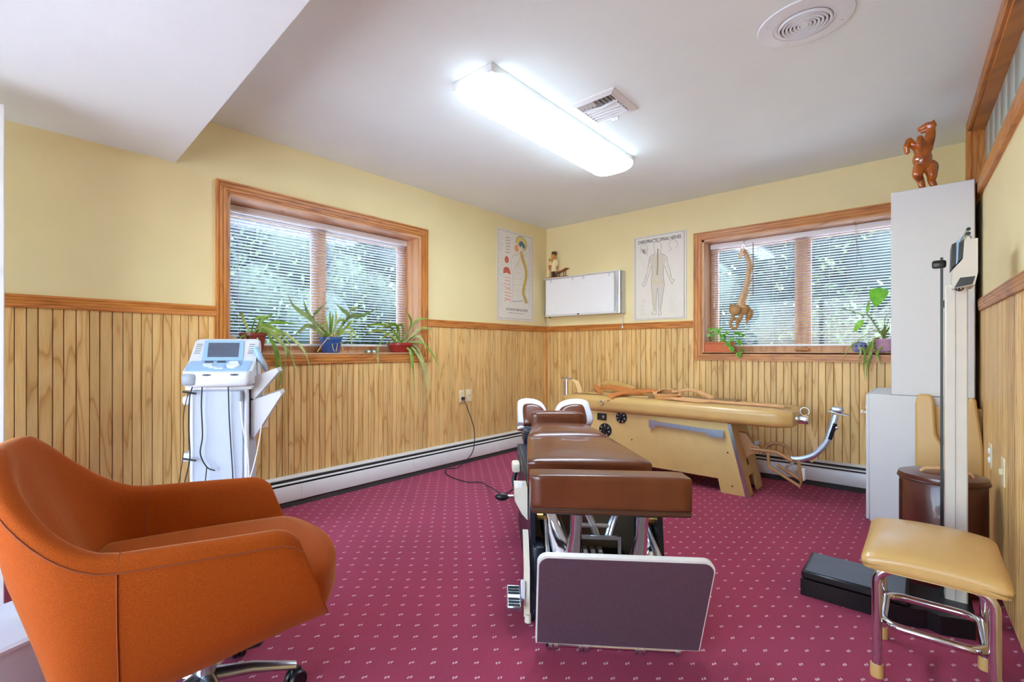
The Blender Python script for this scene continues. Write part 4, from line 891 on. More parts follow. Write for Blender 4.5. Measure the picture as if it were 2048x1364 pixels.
# ================================================================== LEATHER STRAPS lying on the traction table
leather('orange_leather', (196, 116, 56), 0.5, 0.1, 20); leather('pale_leather', (214, 160, 108), 0.5, 0.08, 20)
ZT = 0.650
hs = thing('leather_harness', 'orange leather harness with folded straps lying on the tan table', 'harness')
def strap(root, pts, wd, mat, up=(0.0, -0.35, 0.9), name='strap', th=0.0035):
    pts = [(p[0], p[1], ZT+0.004+(p[2]-ZT)*1.35 if p[2] > ZT else p[2]) for p in pts]; wd *= 1.35
    P = bez(pts, 5); sides = []
    for i, p in enumerate(P):
        d = P[min(i+1, len(P)-1)]-P[max(i-1, 0)]; s_ = d.cross(Vector(up)); sides.append(s_ if s_.length > 1e-5 else Vector((0, 1, 0)))
    return MB().ribbon(P, [wd]*len(P), sides, th).build(name, mat, root)
strap(hs, [(0.80, 4.30, ZT+0.012), (0.90, 4.24, ZT+0.03), (1.05, 4.20, ZT+0.035), (1.22, 4.15, ZT+0.02)], 0.07, 'orange_leather')
strap(hs, [(0.86, 4.33, ZT+0.06), (0.98, 4.31, ZT+0.062), (1.12, 4.26, ZT+0.045), (1.22, 4.20, ZT+0.03)], 0.06, 'tan_vinyl')
strap(hs, [(0.84, 4.22, ZT+0.045), (0.95, 4.09, ZT+0.018), (1.02, 3.99, ZT+0.008)], 0.03, 'orange_leather')
strap(hs, [(1.40, 4.20, ZT+0.03), (1.30, 4.10, ZT+0.025), (1.22, 3.98, ZT+0.015), (1.16, 3.90, ZT-0.002), (1.13, 3.86, ZT-0.03)], 0.06, 'orange_leather')
strap(hs, [(1.34, 4.12, ZT+0.012), (1.25, 3.98, ZT+0.020), (1.20, 3.90, ZT+0.008), (1.17, 3.865, ZT-0.012)], 0.045, 'orange_leather')
strap(hs, [(1.30, 4.14, ZT+0.012), (1.42, 4.10, ZT+0.035), (1.50, 4.14, ZT+0.03), (1.45, 4.20, ZT+0.018)], 0.045, 'orange_leather')
strap(hs, [(1.42, 4.20, ZT+0.02), (1.52, 4.18, ZT+0.03), (1.60, 4.19, ZT+0.045)], 0.03, 'carved_dark')
MB().tube([(1.112+0.014*math.cos(a), 3.836, 0.598+0.018*math.sin(a)) for a in [2*PI*k/12 for k in range(13)]], 0.0035, 6).build('buckle', 'dull_chrome', hs)
h2 = thing('leather_ankle_strap', 'pale leather strap loop trailing along the edge of the tan table', 'strap')
strap(h2, [(1.52, 3.96, ZT+0.01), (1.49, 4.0, ZT+0.03), (1.55, 4.08, ZT+0.04), (1.68, 4.06, ZT+0.035), (1.70, 3.98, ZT+0.02), (1.60, 3.93, ZT+0.012), (1.52, 3.95, ZT+0.012)], 0.035, 'pale_leather', (0.3, 0.8, 0.5))
strap(h2, [(1.62, 4.05, ZT+0.04), (1.75, 4.10, ZT+0.055), (1.88, 4.06, ZT+0.03), (1.93, 4.0, ZT+0.02)], 0.03, 'pale_leather')
strap(h2, [(1.55, 3.95, ZT+0.012), (1.72, 3.92, ZT+0.008), (1.86, 3.90, ZT+0.004), (1.95, 3.93, ZT+0.010)], 0.025, 'pale_leather')
strap(h2, [(1.70, 3.97, ZT+0.012), (1.88, 3.95, ZT+0.008), (2.05, 3.95, ZT+0.006), (2.25, 3.96, ZT+0.005), (2.40, 3.98, ZT+0.002)], 0.022, 'pale_leather')
for k in range(3): MB().tube([(1.54+0.03*k+0.010*math.cos(a), 3.945, ZT+0.028+0.010*math.sin(a)) for a in [2*PI*j/10 for j in range(11)]], 0.003, 5).build('eyelet', 'dull_chrome', h2)
# ================================================================== ORANGE TUB CHAIR
m, t, b = nodes('orange_wool')
tc = N(t, 'TexCoord'); n1 = N(t, 'TexNoise', i_Scale=520.0, i_Detail=2.0); t.links.new(tc.outputs['Object'], n1.inputs['Vector'])
t.links.new(ramp(t, n1.outputs[0], [(0.3, lin((140, 56, 2))), (0.7, lin((168, 76, 5)))]), b.inputs['Base Color'])
b.inputs['Roughness'].default_value = 0.85; b.inputs['Sheen Weight'].default_value = 0.5; b.inputs['Sheen Roughness'].default_value = 0.3
b.inputs['Sheen Tint'].default_value = lin((255, 196, 140)); b.inputs['Specular IOR Level'].default_value = 0.2
bump(t, b, n1.outputs[0], 0.25, 0.002)
plain('seam_orange', (138, 62, 12), 0.8)
CANG = math.radians(62)
Cc = CAM+RT*(-0.69)+FW*1.43; Cc.z = 0
# chair frame: x' = front, y' = chair's left
fd = RT*math.sin(CANG)+FW*math.cos(CANG)
CH = thing('tub_chair', 'orange wool tub armchair on a swivel base with casters', 'armchair', Cc, math.atan2(fd.y, fd.x))
def smooth(x): x = max(0, min(1, x)); return x*x*(3-2*x)
NQ = 61
def rimpt(q):
    """outer rim plan point, outward normal, rim height, weights; q in -1..1 (right arm front to left arm front)"""
    a = abs(q); s_ = 1 if q > 0 else -1
    if a > 0.52:                                            # arm
        k = (a-0.52)/0.48; u = -0.235+k*0.40; v = 0.325-0.012*k*k; n_ = Vector((0, 1)); z = 0.600-0.012*k-0.030*max(0, (k-0.86)/0.14)**2
    else:                                                   # back, rounded
        k = a/0.52; ang = k*PI/2
        u = -0.235-0.285*math.cos(ang)**0.8 if math.cos(ang) > 1e-6 else -0.235; v = 0.325*math.sin(ang)**0.85 if ang > 0 else 0
        n_ = Vector((-math.cos(ang), math.sin(ang)))
        z = 0.600+0.225*smooth((1-k)*1.5+0.02) if k > 0 else 0.825
        z = 0.600+0.222*(1-smooth((k-0.18)/0.82)*0.5-0.5*(max(0, k-0.18)/0.82))
    return Vector((u, v*s_)), Vector((n_.x, n_.y*s_)).normalized(), z
rows = []; seam_o = []; seam_i = []; bottoms = []
for i in range(NQ):
    q = -1+2*i/(NQ-1); p, nrm, zr = rimpt(q); a = abs(q)
    front = smooth((a-0.52)/0.48) if a > 0.52 else 0.0      # how much the section leans forward towards its foot
    th = 0.060
    zb = 0.315*front+0.235*(1-front)                        # bottom height
    zs = 0.36                                               # inner wall reaches behind the seat
    back = max(0, 1-a/0.52)
    sec = []
    def pt(off, z):
        # off: along the outward normal; leaning: back leans backwards above the arms, whole tapers inwards below
        w_ = p+nrm*off
        f_ = (zr-z)
        ux = w_.x+front*0.37*f_
        taper = 0.13*smooth((0.60-z)/0.42)
        vx = w_.y*(1-taper*0.9)
        ux = ux+back*0.22*smooth((0.80-z)/0.62)*0.9
        return Vector((ux, vx, z))
    for off, z in ((-th-0.03, zs-0.03), (-th-0.02, zs+0.06), (-th-0.006, zr-0.10), (-th, zr-0.04), (-th+0.008, zr-0.016), (-th*0.72, zr-0.004), (-th*0.45, zr), (-th*0.2, zr-0.003), (-0.004, zr-0.014), (0.002, zr-0.034), (0.006, zr-0.09), (0.010, zr*0.55+zb*0.45), (0.004, zb+0.08), (-0.012, zb+0.02), (-0.05, zb)):
        sec.append(pt(off, z))
    rows.append(sec); seam_o.append(sec[9]+Vector((nrm.x, nrm.y, 0))*0.001); bottoms.append(sec[-1])
mb = MB(); mb.grid(rows)
mb._add(rows[0], [tuple(range(len(rows[0])))]); mb._add(rows[-1], [tuple(range(len(rows[-1])))])
sh = mb.build('upholstered_shell', 'orange_wool', CH, ang=50)
bv = sh.modifiers.new('bev', 'BEVEL'); bv.width = 0.012; bv.segments = 3; bv.limit_method = 'ANGLE'; bv.angle_limit = math.radians(50)
MB().tube(seam_o, 0.0022, 5).build('seam', 'seam_orange', sh)
for i in (14, 46):
    MB().tube([v_+Vector((0, (0.001 if i > 30 else -0.001), 0)) for v_ in rows[i][9:15]], 0.0016, 5).build('seam', 'seam_orange', sh)
    MB().tube([rows[i][j]+Vector((0.001, (-0.001 if i > 30 else 0.001), 0)) for j in range(0, 10)], 0.0014, 5).build('seam', 'seam_orange', sh)
# seat cushion with a bowed front
st = cushion(-0.36, 0.325, -0.262, 0.262, 0.315, 0.455, 0.055, 0.018, 14)
for v_ in st.v:
    k = smooth((v_.x+0.05)/0.35); v_.x -= k*0.10*(v_.y/0.262)**2; v_.z -= 0.02*k*smooth((0.42-v_.z)/0.1)
st.build('seat_cushion', 'orange_wool', CH, ang=80)
MB().tube(bez([(0.320-0.10*(y/0.262)**2, y*0.96, 0.372) for y in [-0.262+0.524*k/10 for k in range(11)]], 2), 0.0025, 5).build('seam', 'seam_orange', CH)
mb = MB(); mb._add([Vector((v_.x, v_.y, v_.z+0.004)) for v_ in bottoms]+[(-0.05, 0, 0.215)], [(i, i+1, len(bottoms)) for i in range(len(bottoms)-1)]+[(len(bottoms)-1, 0, len(bottoms))]); mb.build('underside', 'black_plastic', CH)
MB().rbox(-0.16, 0.10, -0.10, 0.10, 0.185, 0.235, 0.01, 1).build('tilt_mechanism', 'black_plastic', CH)
bx0, by0 = -0.05, -0.02
MB().lathe([(0.028, 0.06), (0.03, 0.19)], 16, (bx0, by0, 0)).build('column', 'dull_chrome', CH)
cst = onz(455, 1348, 0); loc_c = CH.matrix_basis.inverted() @ cst
a_c = math.atan2(loc_c.y-by0, loc_c.x-bx0)
for k in range(5):
    a = a_c+k*2*PI/5; R_ = 0.25; ex, ey = bx0+R_*math.cos(a), by0+R_*math.sin(a)
    MB().tube([(bx0, by0, 0.105), (bx0+0.5*(ex-bx0), by0+0.5*(ey-by0), 0.098), (ex, ey, 0.072)], [0.026, 0.022, 0.016], 10, True, (1, 0.7)).build('base_leg', 'dull_chrome', CH)
    cs = link('caster', None, CH, (ex, ey, 0), (0, 0, a+0.5))
    for s_ in (-1, 1): MB().lathe([(0, -0.009), (0.026, -0.009), (0.030, -0.004), (0.030, 0.004), (0.026, 0.009), (0, 0.009)], 20, (0, s_*0.013, 0.030), Matrix.Rotation(PI/2, 4, 'X')).build('wheel', 'black_plastic', cs)
    MB().rbox(-0.018, 0.018, -0.008, 0.008, 0.03, 0.066, 0.005, 1).build('fork', 'black_plastic', cs)
# ================================================================== WHITE BIN behind the chair
bp = onz(48, 1305, 0.30)
plain('bin_plastic', (196, 198, 202), 0.4, var=0.02)
BN = thing('waste_bin', 'white plastic waste bin tucked behind the orange chair', 'bin', (1.17, 0.055, 0), math.radians(20))
def sqring(h, z, r): return [(x, y, z) for x, y, _ in stadium(h, h, r, 0, 4)]
mb = MB(); rws = [sqring(0.105, 0.0, 0.03), sqring(0.112, 0.02, 0.035), sqring(0.135, 0.29, 0.04), sqring(0.15, 0.292, 0.045), sqring(0.152, 0.305, 0.045), sqring(0.138, 0.312, 0.04), sqring(0.128, 0.30, 0.036), sqring(0.108, 0.02, 0.03)]
mb.grid(rws, True); mb._add(rws[0], [tuple(range(len(rws[0])))]); mb._add(rws[-1], [tuple(range(len(rws[-1])))])
mb.build('bin_body', 'bin_plastic', BN).scale = (1, 1, 0.8)
MB().rbox(-0.145, 0.145, -0.145, 0.145, 0.302, 0.309, 0.003, 1).build('lid', 'bin_plastic', BN, (0, 0, -0.06))
# ================================================================== THERAPY UNIT ON CART
plain('device_grey_white', (204, 206, 211), 0.4, var=0.01); plain('device_blue', (146, 180, 214), 0.35, var=0.03); plain('device_grey', (140, 146, 154), 0.45)
plain('screen_dark', (84, 92, 110), 0.15, var=0.1); plain('cart_blue_grey', (172, 182, 197), 0.4, var=0.02); plain('button_light', (206, 216, 226), 0.4)
plain('key_dark', (60, 66, 72), 0.5)
Dp = CAM+RT*((450-CX)/FPX*2.6)+FW*2.6
CT = thing('therapy_cart', 'pale grey rolling cart with side bins carrying the therapy unit', 'cart', (Dp.x, Dp.y, 0), math.radians(58))
MB().prism([(-0.125, -0.12), (0.125, -0.12), (0.15, 0.02), (0.14, 0.12), (-0.14, 0.12), (-0.15, 0.02)], 'z', 0.10, 0.845).build('column_body', 'cart_blue_grey', CT)
MB().rbox(-0.115, 0.115, -0.128, -0.118, 0.13, 0.84, 0.004, 1).build('front_panel', 'cart_blue_grey', CT)
for x in (-0.13, 0.13): MB().tube([(x, -0.112, 0.1), (x, -0.112, 0.845)], 0.012, 10).build('corner_bead', 'device_grey_white', CT)
MB().rbox(-0.16, 0.16, -0.14, 0.15, 0.845, 0.866, 0.008, 2).build('top_shelf', 'device_grey_white', CT)
MB().rbox(-0.20, 0.20, -0.19, 0.19, 0.062, 0.105, 0.02, 2).build('base', 'device_grey_white', CT)
for x in (-0.16, 0.16):
    for y in (-0.15, 0.15):
        cs = link('caster', None, CT, (x, y, 0)); MB().lathe([(0, -0.012), (0.027, -0.012), (0.03, 0), (0.027, 0.012), (0, 0.012)], 16, (0, 0, 0.03), Matrix.Rotation(PI/2, 4, 'X')).build('wheel', 'device_grey', cs)
        MB().rbox(-0.014, 0.014, -0.016, 0.016, 0.035, 0.07, 0.004, 1).build('fork', 'device_grey_white', cs)
for z in (0.80, 0.50): MB().rbox(-0.20, -0.135, -0.05, 0.06, z-0.04, z+0.01, 0.015, 2).build('side_bracket', 'device_grey_white', CT)
for zt, ext, hb in ((0.955, 0.14, 0.16), (0.83, 0.155, 0.24)):
    mb = MB().prism([(0.145, zt-hb), (0.16, zt-hb-0.01), (0.145+ext, zt-0.02), (0.135+ext, zt), (0.145, zt-0.05)], 'y', -0.075, 0.11)
    mb.build('side_bin', 'device_grey_white', CT)
    MB().prism([(0.150, zt-0.052), (0.14+ext, zt-0.006), (0.138+ext, zt-0.002), (0.150, zt-0.048)], 'y', -0.065, 0.10).build('bin_lip', 'white_plastic', CT)
# the unit on top: sloping console
DV = thing('therapy_unit', 'grey and blue electrotherapy console with screen on top of the cart', 'medical device', (Dp.x, Dp.y, 0.866), math.radians(58))
hw = 0.165
prof = [(-0.165, 0.0), (-0.175, 0.02), (-0.170, 0.075), (-0.06, 0.125), (0.075, 0.245), (0.125, 0.25), (0.15, 0.225), (0.15, 0.0)]
mb = MB(); rws = []
for x, k in ((-hw, 0.9), (-hw+0.012, 0.985), (-hw+0.03, 1.0), (hw-0.03, 1.0), (hw-0.012, 0.985), (hw, 0.9)):
    rws.append([Vector((x, y*k, 0.11+(z-0.11)*k if k < 1 else z)) for y, z in prof])
for r_ in rws:
    for v_ in r_: v_.z = max(v_.z, 0.0)
mb.grid([list(r_)+[r_[0]] for r_ in rws]); mb._add(rws[0], [tuple(range(len(prof)))]); mb._add(rws[-1], [tuple(range(len(prof)))])
mb.build('housing', 'device_grey_white', DV, ang=35)
def onslope(pts, off, f0=(-0.170, 0.075), f1=(-0.06, 0.125)):
    """(x, s) with s 0..1 along a profile edge -> 3D, lifted by off"""
    d = Vector((0, f1[0]-f0[0], f1[1]-f0[1])); n_ = Vector((0, -d.z, d.y)).normalized()
    return [Vector((x, f0[0], f0[1]))+d*s_+n_*off for x, s_ in pts]
def slab(name, pts, mat, off, th, f0, f1, par):
    a = onslope(pts, off, f0, f1); c = onslope(pts, off-th, f0, f1); n_ = len(pts)
    return MB()._add(a+c, [tuple(range(n_)), tuple(range(2*n_-1, n_-1, -1))]+[(i, i+n_, (i+1) % n_+n_, (i+1) % n_) for i in range(n_)]).build(name, mat, par)
LO = ((-0.170, 0.075), (-0.06, 0.125)); HI = ((-0.06, 0.125), (0.075, 0.245))
slab('control_panel', [(-0.15, 0.05), (0.145, 0.02), (0.15, 1.0), (-0.15, 1.0), (-0.16, 0.6)], 'device_blue', 0.004, 0.006, *LO, DV)
scr = slab('screen_bezel', [(-0.10, 0.02), (0.10, 0.02), (0.085, 0.92), (-0.115, 0.92)], 'device_blue', 0.006, 0.008, *HI, DV)
slab('screen', [(-0.078, 0.16), (0.075, 0.16), (0.066, 0.80), (-0.092, 0.80)], 'screen_dark', 0.0075, 0.003, *HI, scr)
for k in range(5): slab('vent_slot', [(-0.150, 0.35+0.1*k), (-0.122, 0.35+0.1*k), (-0.122, 0.39+0.1*k), (-0.150, 0.39+0.1*k)], 'device_grey', 0.0015, 0.002, *HI, DV)
for k in range(5): slab('vent_slot', [(0.118, 0.35+0.1*k), (0.146, 0.35+0.1*k), (0.146, 0.39+0.1*k), (0.118, 0.39+0.1*k)], 'device_grey', 0.0015, 0.002, *HI, DV)
for x in (-0.06, 0.0, 0.06): slab('menu_key', [(x-0.022, 0.82), (x+0.022, 0.82), (x+0.02, 0.93), (x-0.02, 0.93)], 'key_dark' if x < 0.05 else 'button_light', 0.008, 0.005, *LO, DV)
for x, s_ in ((-0.065, 0.62), (-0.055, 0.45), (-0.03, 0.30), (0.0, 0.2)): slab('button', [(x-0.02, s_), (x+0.02, s_), (x+0.02, s_+0.09), (x-0.02, s_+0.09)], 'button_light', 0.007, 0.004, *LO, DV)
kc = onslope([(0.065, 0.5)], 0.0, *LO)[0]
MB().lathe([(0.032, 0.0), (0.032, 0.012), (0.026, 0.018), (0.020, 0.015), (0, 0.013)], 24, kc, rot_to((0, -0.05, 0.11)).to_3x3().to_4x4()).build('dial_knob', 'button_light', DV)
MB().rbox(-0.10, 0.155, -0.19, -0.14, -0.002, 0.078, 0.022, 3).build('front_bumper', 'device_grey_white', DV)
MB().rbox(-0.168, -0.095, -0.182, -0.10, 0.004, 0.070, 0.02, 2).build('corner_bumper', 'device_grey', DV)
for x in (-0.045, 0.085): MB().ell((x, -0.1895, 0.060), 0.022, 0.003, 0.005, 12, 6).build('connector_slot', 'key_dark', DV)
# applicator in its side holder
HP = link('applicator', None, DV, (0.185, -0.01, 0.13), (0, math.radians(-22), 0))
MB().ell((0, 0, 0.03), 0.018, 0.024, 0.055, 14, 10).build('applicator_head', 'device_blue', HP)
MB().ell((0.006, -0.004, -0.02), 0.016, 0.02, 0.055, 14, 10).build('applicator_grip', 'device_grey', HP)
MB().tube(bez([(0.16, 0.0, 0.05), (0.19, 0.0, 0.03), (0.215, 0.0, 0.06)], 4), 0.010, 8).build('applicator_holder', 'device_grey_white', DV)
# cables (parts of the unit)
def cable(pts, r, mat): MB().tube(bez(pts, 6), r, 6).build('cable', mat, DV)
z = -0.866
cable([(-0.115, -0.16, 0.01), (-0.13, -0.165, -0.06), (-0.135, -0.16, -0.2), (-0.13, -0.16, -0.36), (-0.15, -0.17, -0.48), (-0.16, -0.18, -0.6)], 0.0032, 'black_rubber')
cable([(-0.07, -0.17, 0.01), (-0.075, -0.165, -0.1), (-0.07, -0.165, -0.25), (-0.08, -0.165, -0.34), (-0.05, -0.165, -0.41), (-0.01, -0.17, -0.43)], 0.0034, 'black_rubber')
cable([(-0.05, -0.165, -0.41), (-0.06, -0.168, -0.52), (-0.07, -0.168, -0.62)], 0.0028, 'black_rubber')
cable([(0.05, -0.16, 0.0), (0.052, -0.15, -0.15), (0.06, -0.145, -0.32), (0.07, -0.15, -0.5), (0.06, -0.16, -0.6)], 0.0032, 'black_rubber')
cable([(-0.14, -0.15, -0.03), (-0.165, -0.14, -0.15), (-0.165, -0.14, -0.33), (-0.185, -0.15, -0.5), (-0.20, -0.16, -0.62)], 0.0022, 'black_rubber')
cable([(0.105, -0.15, -0.07), (0.115, -0.145, -0.2), (0.14, -0.145, -0.35), (0.15, -0.15, -0.5), (0.165, -0.16, -0.65)], 0.0032, 'cord_white')
cable([(0.205, -0.01, 0.07), (0.20, -0.02, -0.05), (0.195, -0.08, -0.25), (0.17, -0.14, -0.42), (0.13, -0.16, -0.56), (0.125, -0.165, -0.66)], 0.0032, 'cord_white')
MB().lathe([(0.010, -0.04), (0.011, 0.0), (0.004, 0.015)], 12, (0.105, -0.15, -0.04)).build('plug', 'device_grey', DV)
for zz in (0.01, -0.33): MB().tube([(-0.165, -0.15, zz-0.035), (-0.10, -0.165, zz-0.045)], 0.005, 6).build('cable_tie', 'black_rubber', DV)
# ================================================================== WHITE CABINET in the right corner
cy0, cy1 = 3.70, 4.40
cb_ = thing('white_cabinet', 'tall white laminate cabinet with a stepped base in the corner', 'cabinet', (0, 0, 0))
ux0, bx0_, xr_ = 2.959, 2.866, 3.284
ztop, zbase = 1.952, 0.797
MB().rbox(ux0, xr_, cy0, cy1, zbase, ztop, 0.003, 1).build('upper_body', 'laminate_white', cb_)
MB().rbox(bx0_, xr_, cy0, cy1, 0.05, zbase-0.002, 0.003, 1).build('base_body', 'laminate_white', cb_)
MB().box(bx0_+0.03, xr_, cy0+0.01, cy1, 0.0, 0.052).build('plinth', 'laminate_white', cb_)
MB().box(xr_-0.001, xr_+0.003, cy0+0.004, cy1, 0.02, ztop-0.004).build('back_panel', 'carved_dark', cb_)
d1 = MB().rbox(bx0_-0.016, bx0_, cy0+0.003, (cy0+cy1)/2-0.002, 0.06, zbase-0.006, 0.003, 1).build('door', 'laminate_white', cb_)
MB().lathe([(0.006, 0), (0.006, 0.012), (0.014, 0.018), (0.013, 0.026), (0, 0.029)], 14, (bx0_-0.016, cy0+0.06, 0.68), Matrix.Rotation(-PI/2, 4, 'Y')).build('knob', 'cream_plastic', d1)
d2 = MB().rbox(bx0_-0.016, bx0_, (cy0+cy1)/2+0.002, cy1-0.003, 0.06, zbase-0.006, 0.003, 1).build('door', 'laminate_white', cb_)
MB().lathe([(0.006, 0), (0.006, 0.012), (0.014, 0.018), (0.013, 0.026), (0, 0.029)], 14, (bx0_-0.016, (cy0+cy1)/2+0.06, 0.68), Matrix.Rotation(-PI/2, 4, 'Y')).build('knob', 'cream_plastic', d2)
# ================================================================== TAN U-SHAPED CUSHION against the cabinet
uc = thing('notched_cushion', 'tan vinyl cushion with a deep U notch leaning on the white cabinet', 'cushion', (3.02, 3.585, 0.0)); uc.rotation_euler = (math.radians(-3), 0, 0)
a_ = ony(1830, 786, 3.62).x-3.02; w_ = 0.25
ushape = [(a_, 0.05), (a_, 0.76), (a_+0.01, 0.815), (a_+0.06, 0.815), (a_+0.073, 0.79), (a_+0.082, 0.60), (a_+0.10, 0.555), (a_+0.155, 0.555), (a_+0.18, 0.60), (a_+0.195, 0.78), (a_+0.205, 0.81), (a_+0.225, 0.80), (a_+w_, 0.55), (a_+w_+0.01, 0.05)]
o = MB().prism(ushape, 'y', -0.025, 0.045).build('pad', 'tan_vinyl', uc, ang=60)
bv = o.modifiers.new('bev', 'BEVEL'); bv.width = 0.012; bv.segments = 3; bv.limit_method = 'ANGLE'; bv.angle_limit = math.radians(55)
MB().box(a_+0.005, a_+w_, 0.045, 0.058, 0.0, 0.75).build('backing_board', 'tan_board', uc)
# ================================================================== BROWN LEATHER DRUM CASE
leather('oxblood_leather', (84, 38, 28), 0.32, 0.18, 12, 0.3)
dr = thing('leather_drum_case', 'dark brown leather drum case with handle behind the weighing scale', 'case', (3.150, 3.06, 0), 0)
MB().lathe([(0, 0), (0.128, 0.0), (0.138, 0.015), (0.142, 0.25), (0.141, 0.468), (0.138, 0.473), (0, 0.473)], 40).build('body', 'oxblood_leather', dr)
MB().lathe([(0, 0.472), (0.144, 0.472), (0.147, 0.483), (0.144, 0.495), (0.12, 0.503), (0, 0.506)], 40).build('lid', 'oxblood_leather', dr)
MB().tube([(0.146*math.cos(a), 0.146*math.sin(a), 0.474) for a in [2*PI*k/40 for k in range(41)]], 0.004, 6).build('piping', 'carved_dark', dr)
MB().ribbon(bez([(-0.07, -0.03, 0.505), (-0.05, -0.03, 0.521), (0.02, -0.03, 0.531), (0.08, -0.03, 0.521), (0.095, -0.03, 0.503)], 5), [0.022]*21, (0, 1, 0), 0.004).build('handle', 'pale_leather', dr)
MB().tube([(-0.143*math.cos(0.35), -0.143*math.sin(0.35), z_) for z_ in (0.02, 0.25, 0.46)], 0.007, 6).build('side_seam', 'carved_dark', dr)
# ================================================================== PHYSICIAN SCALE
plain('scale_cream', (206, 199, 187), 0.4, var=0.02); plain('scale_black', (14, 15, 18), 0.35); plain('scale_mat', (84, 92, 104), 0.5, bmp=0.25, bscale=400)
SC = thing('physician_scale', 'upright weighing scale with cream column and black platform', 'scale', (0, 0, 0))
MB().prism([(2.712, 2.51), (3.06, 2.51), (3.10, 2.535), (3.135, 2.515), (3.225, 2.555), (3.225, 2.80), (2.712, 2.775)], 'z', 0.0, 0.070).build('base', 'scale_black', SC)
MB().rbox(2.715, 3.052, 2.505, 2.775, 0.074, 0.105, 0.006, 1).build('platform', 'scale_black', SC)
MB().rbox(2.728, 3.040, 2.518, 2.762, 0.104, 0.109, 0.002, 1).build('tread_mat', 'scale_mat', SC)
MB().rbox(3.150, 3.213, 2.705, 2.785, 0.06, 1.31, 0.004, 1).build('column', 'scale_cream', SC)
MB().box(3.178, 3.180, 2.7035, 2.706, 0.07, 1.29).build('column_joint', 'device_grey', SC)
hd = MB().prism([(3.168, 1.289), (3.228, 1.300), (3.236, 1.345), (3.236, 1.475), (3.201, 1.475), (3.197, 1.402), (3.170, 1.362)], 'y', 2.66, 2.83).build('beam_housing', 'scale_cream', SC)
MB().prism([(3.174, 1.292), (3.222, 1.302), (3.229, 1.332), (3.190, 1.330)], 'y', 2.657, 2.664).build('beam_slot', 'scale_black', hd)
MB().prism([(3.166, 1.368), (3.178, 1.385), (3.180, 1.470), (3.168, 1.462)], 'y', 2.67, 2.82).build('weight_plate', 'scale_black', SC)
MB().prism([(3.184, 1.392), (3.196, 1.405), (3.200, 1.470), (3.187, 1.466)], 'y', 2.665, 2.82).build('weight_plate', 'scale_black', SC)
MB().prism([(3.179, 1.382), (3.184, 1.392), (3.190, 1.468), (3.196, 1.49), (3.181, 1.472)], 'y', 2.668, 2.80).build('beam_rail', 'device_blue', SC)
MB().tube([(3.180, 2.68, 1.44), (3.200, 2.68, 1.490), (3.210, 2.68, 1.515)], 0.004, 8).build('poise_beam', 'dull_chrome', SC)
MB().tube([(3.186, 2.76, 1.44), (3.204, 2.76, 1.490), (3.213, 2.76, 1.512)], 0.004, 8).build('poise_beam', 'dull_chrome', SC)
for x, z_ in ((3.212, 1.514), (3.212, 1.497)): MB().lathe([(0, -0.008), (0.006, -0.008), (0.006, 0.008), (0, 0.008)], 12, (x, 2.67, z_), Matrix.Rotation(PI/2, 4, 'X')).build('poise_knob', 'scale_black', SC)
MB().tube([(3.211+0.010*math.cos(a), 2.69, 1.482+0.012*math.sin(a)) for a in [2*PI*k/16 for k in range(17)]], 0.003, 6).build('poise_ring', 'chrome', SC)
MB().tube([(3.188+0.010*math.cos(a), 2.655, 1.290+0.010*math.sin(a)) for a in [PI+PI*k/10 for k in range(11)]], 0.0025, 6).build('beam_loop', 'scale_black', SC)
MB().tube([(3.188, 2.655, 1.280), (3.188, 2.70, 1.30)], 0.003, 6).build('beam_loop', 'scale_black', SC)
rod = MB().box(3.138, 3.1465, 2.738, 2.747, 0.06, 1.425).build('height_rod', 'scale_black', SC)
MB().rbox(3.114, 3.155, 2.733, 2.752, 1.382, 1.415, 0.008, 2).build('height_rod_head', 'scale_black', rod)
MB().box(3.142, 3.170, 2.735, 2.75, 1.222, 1.252).build('rod_clip', 'scale_black', rod)
MB().box(3.142, 3.157, 2.735, 2.75, 0.20, 0.23).build('rod_clip', 'scale_black', rod)
# ================================================================== STOOL
sx0, sx1, sy0, sy1 = 2.945, 3.268, 1.965, 2.435
SL = thing('padded_stool', 'tan vinyl padded stool on chrome tube legs by the right wall', 'stool', ((sx0+sx1)/2, (sy0+sy1)/2, 0))
hx_, hy_ = (sx1-sx0)/2, (sy1-sy0)/2
cu = cushion(-hx_, hx_, -hy_, hy_, 0.365, 0.425, 0.022, 0.030, 14)
for v_ in cu.v:                                             # pinched corners, fuller middle
    a, c_ = abs(v_.x)/hx_, abs(v_.y)/hy_
    if v_.z > 0.39: v_.z -= 0.016*(a*c_)**3
    k = 1+0.012*(1-a)*(c_ > 0.9)-0.0
    v_.x *= 1-0.03*(1-c_**2)*(a > 0.9); v_.y *= 1-0.02*(1-a**2)*(c_ > 0.9)
cu.build('seat_pad', 'tan_vinyl', SL, ang=80)
lx0, lx1 = -0.125, 0.128
for y in (-0.145, 0.145):
    pts = [(lx0, y, 0.03), (lx0, y, 0.30)]+[(lx0+0.05-0.05*math.cos(a), y, 0.305+0.05*math.sin(a)) for a in [PI/2*k/6 for k in range(1, 7)]]+[(lx1-0.05+0.05*math.sin(a), y, 0.305+0.05*math.cos(a)) for a in [PI/2*k/6 for k in range(0, 6)]]+[(lx1, y, 0.30), (lx1, y, 0.03)]
    MB().tube(pts, 0.0135, 14).build('leg_hoop', 'chrome', SL)
    for x in (lx0, lx1): MB().lathe([(0.0, 0.0), (0.0165, 0.0), (0.0175, 0.01), (0.0165, 0.042), (0.0, 0.042)], 16, (x, y, 0)).build('foot_cap', 'tan_rubber' if 'tan_rubber' in MATS else 'tan_vinyl', SL)
ring = []
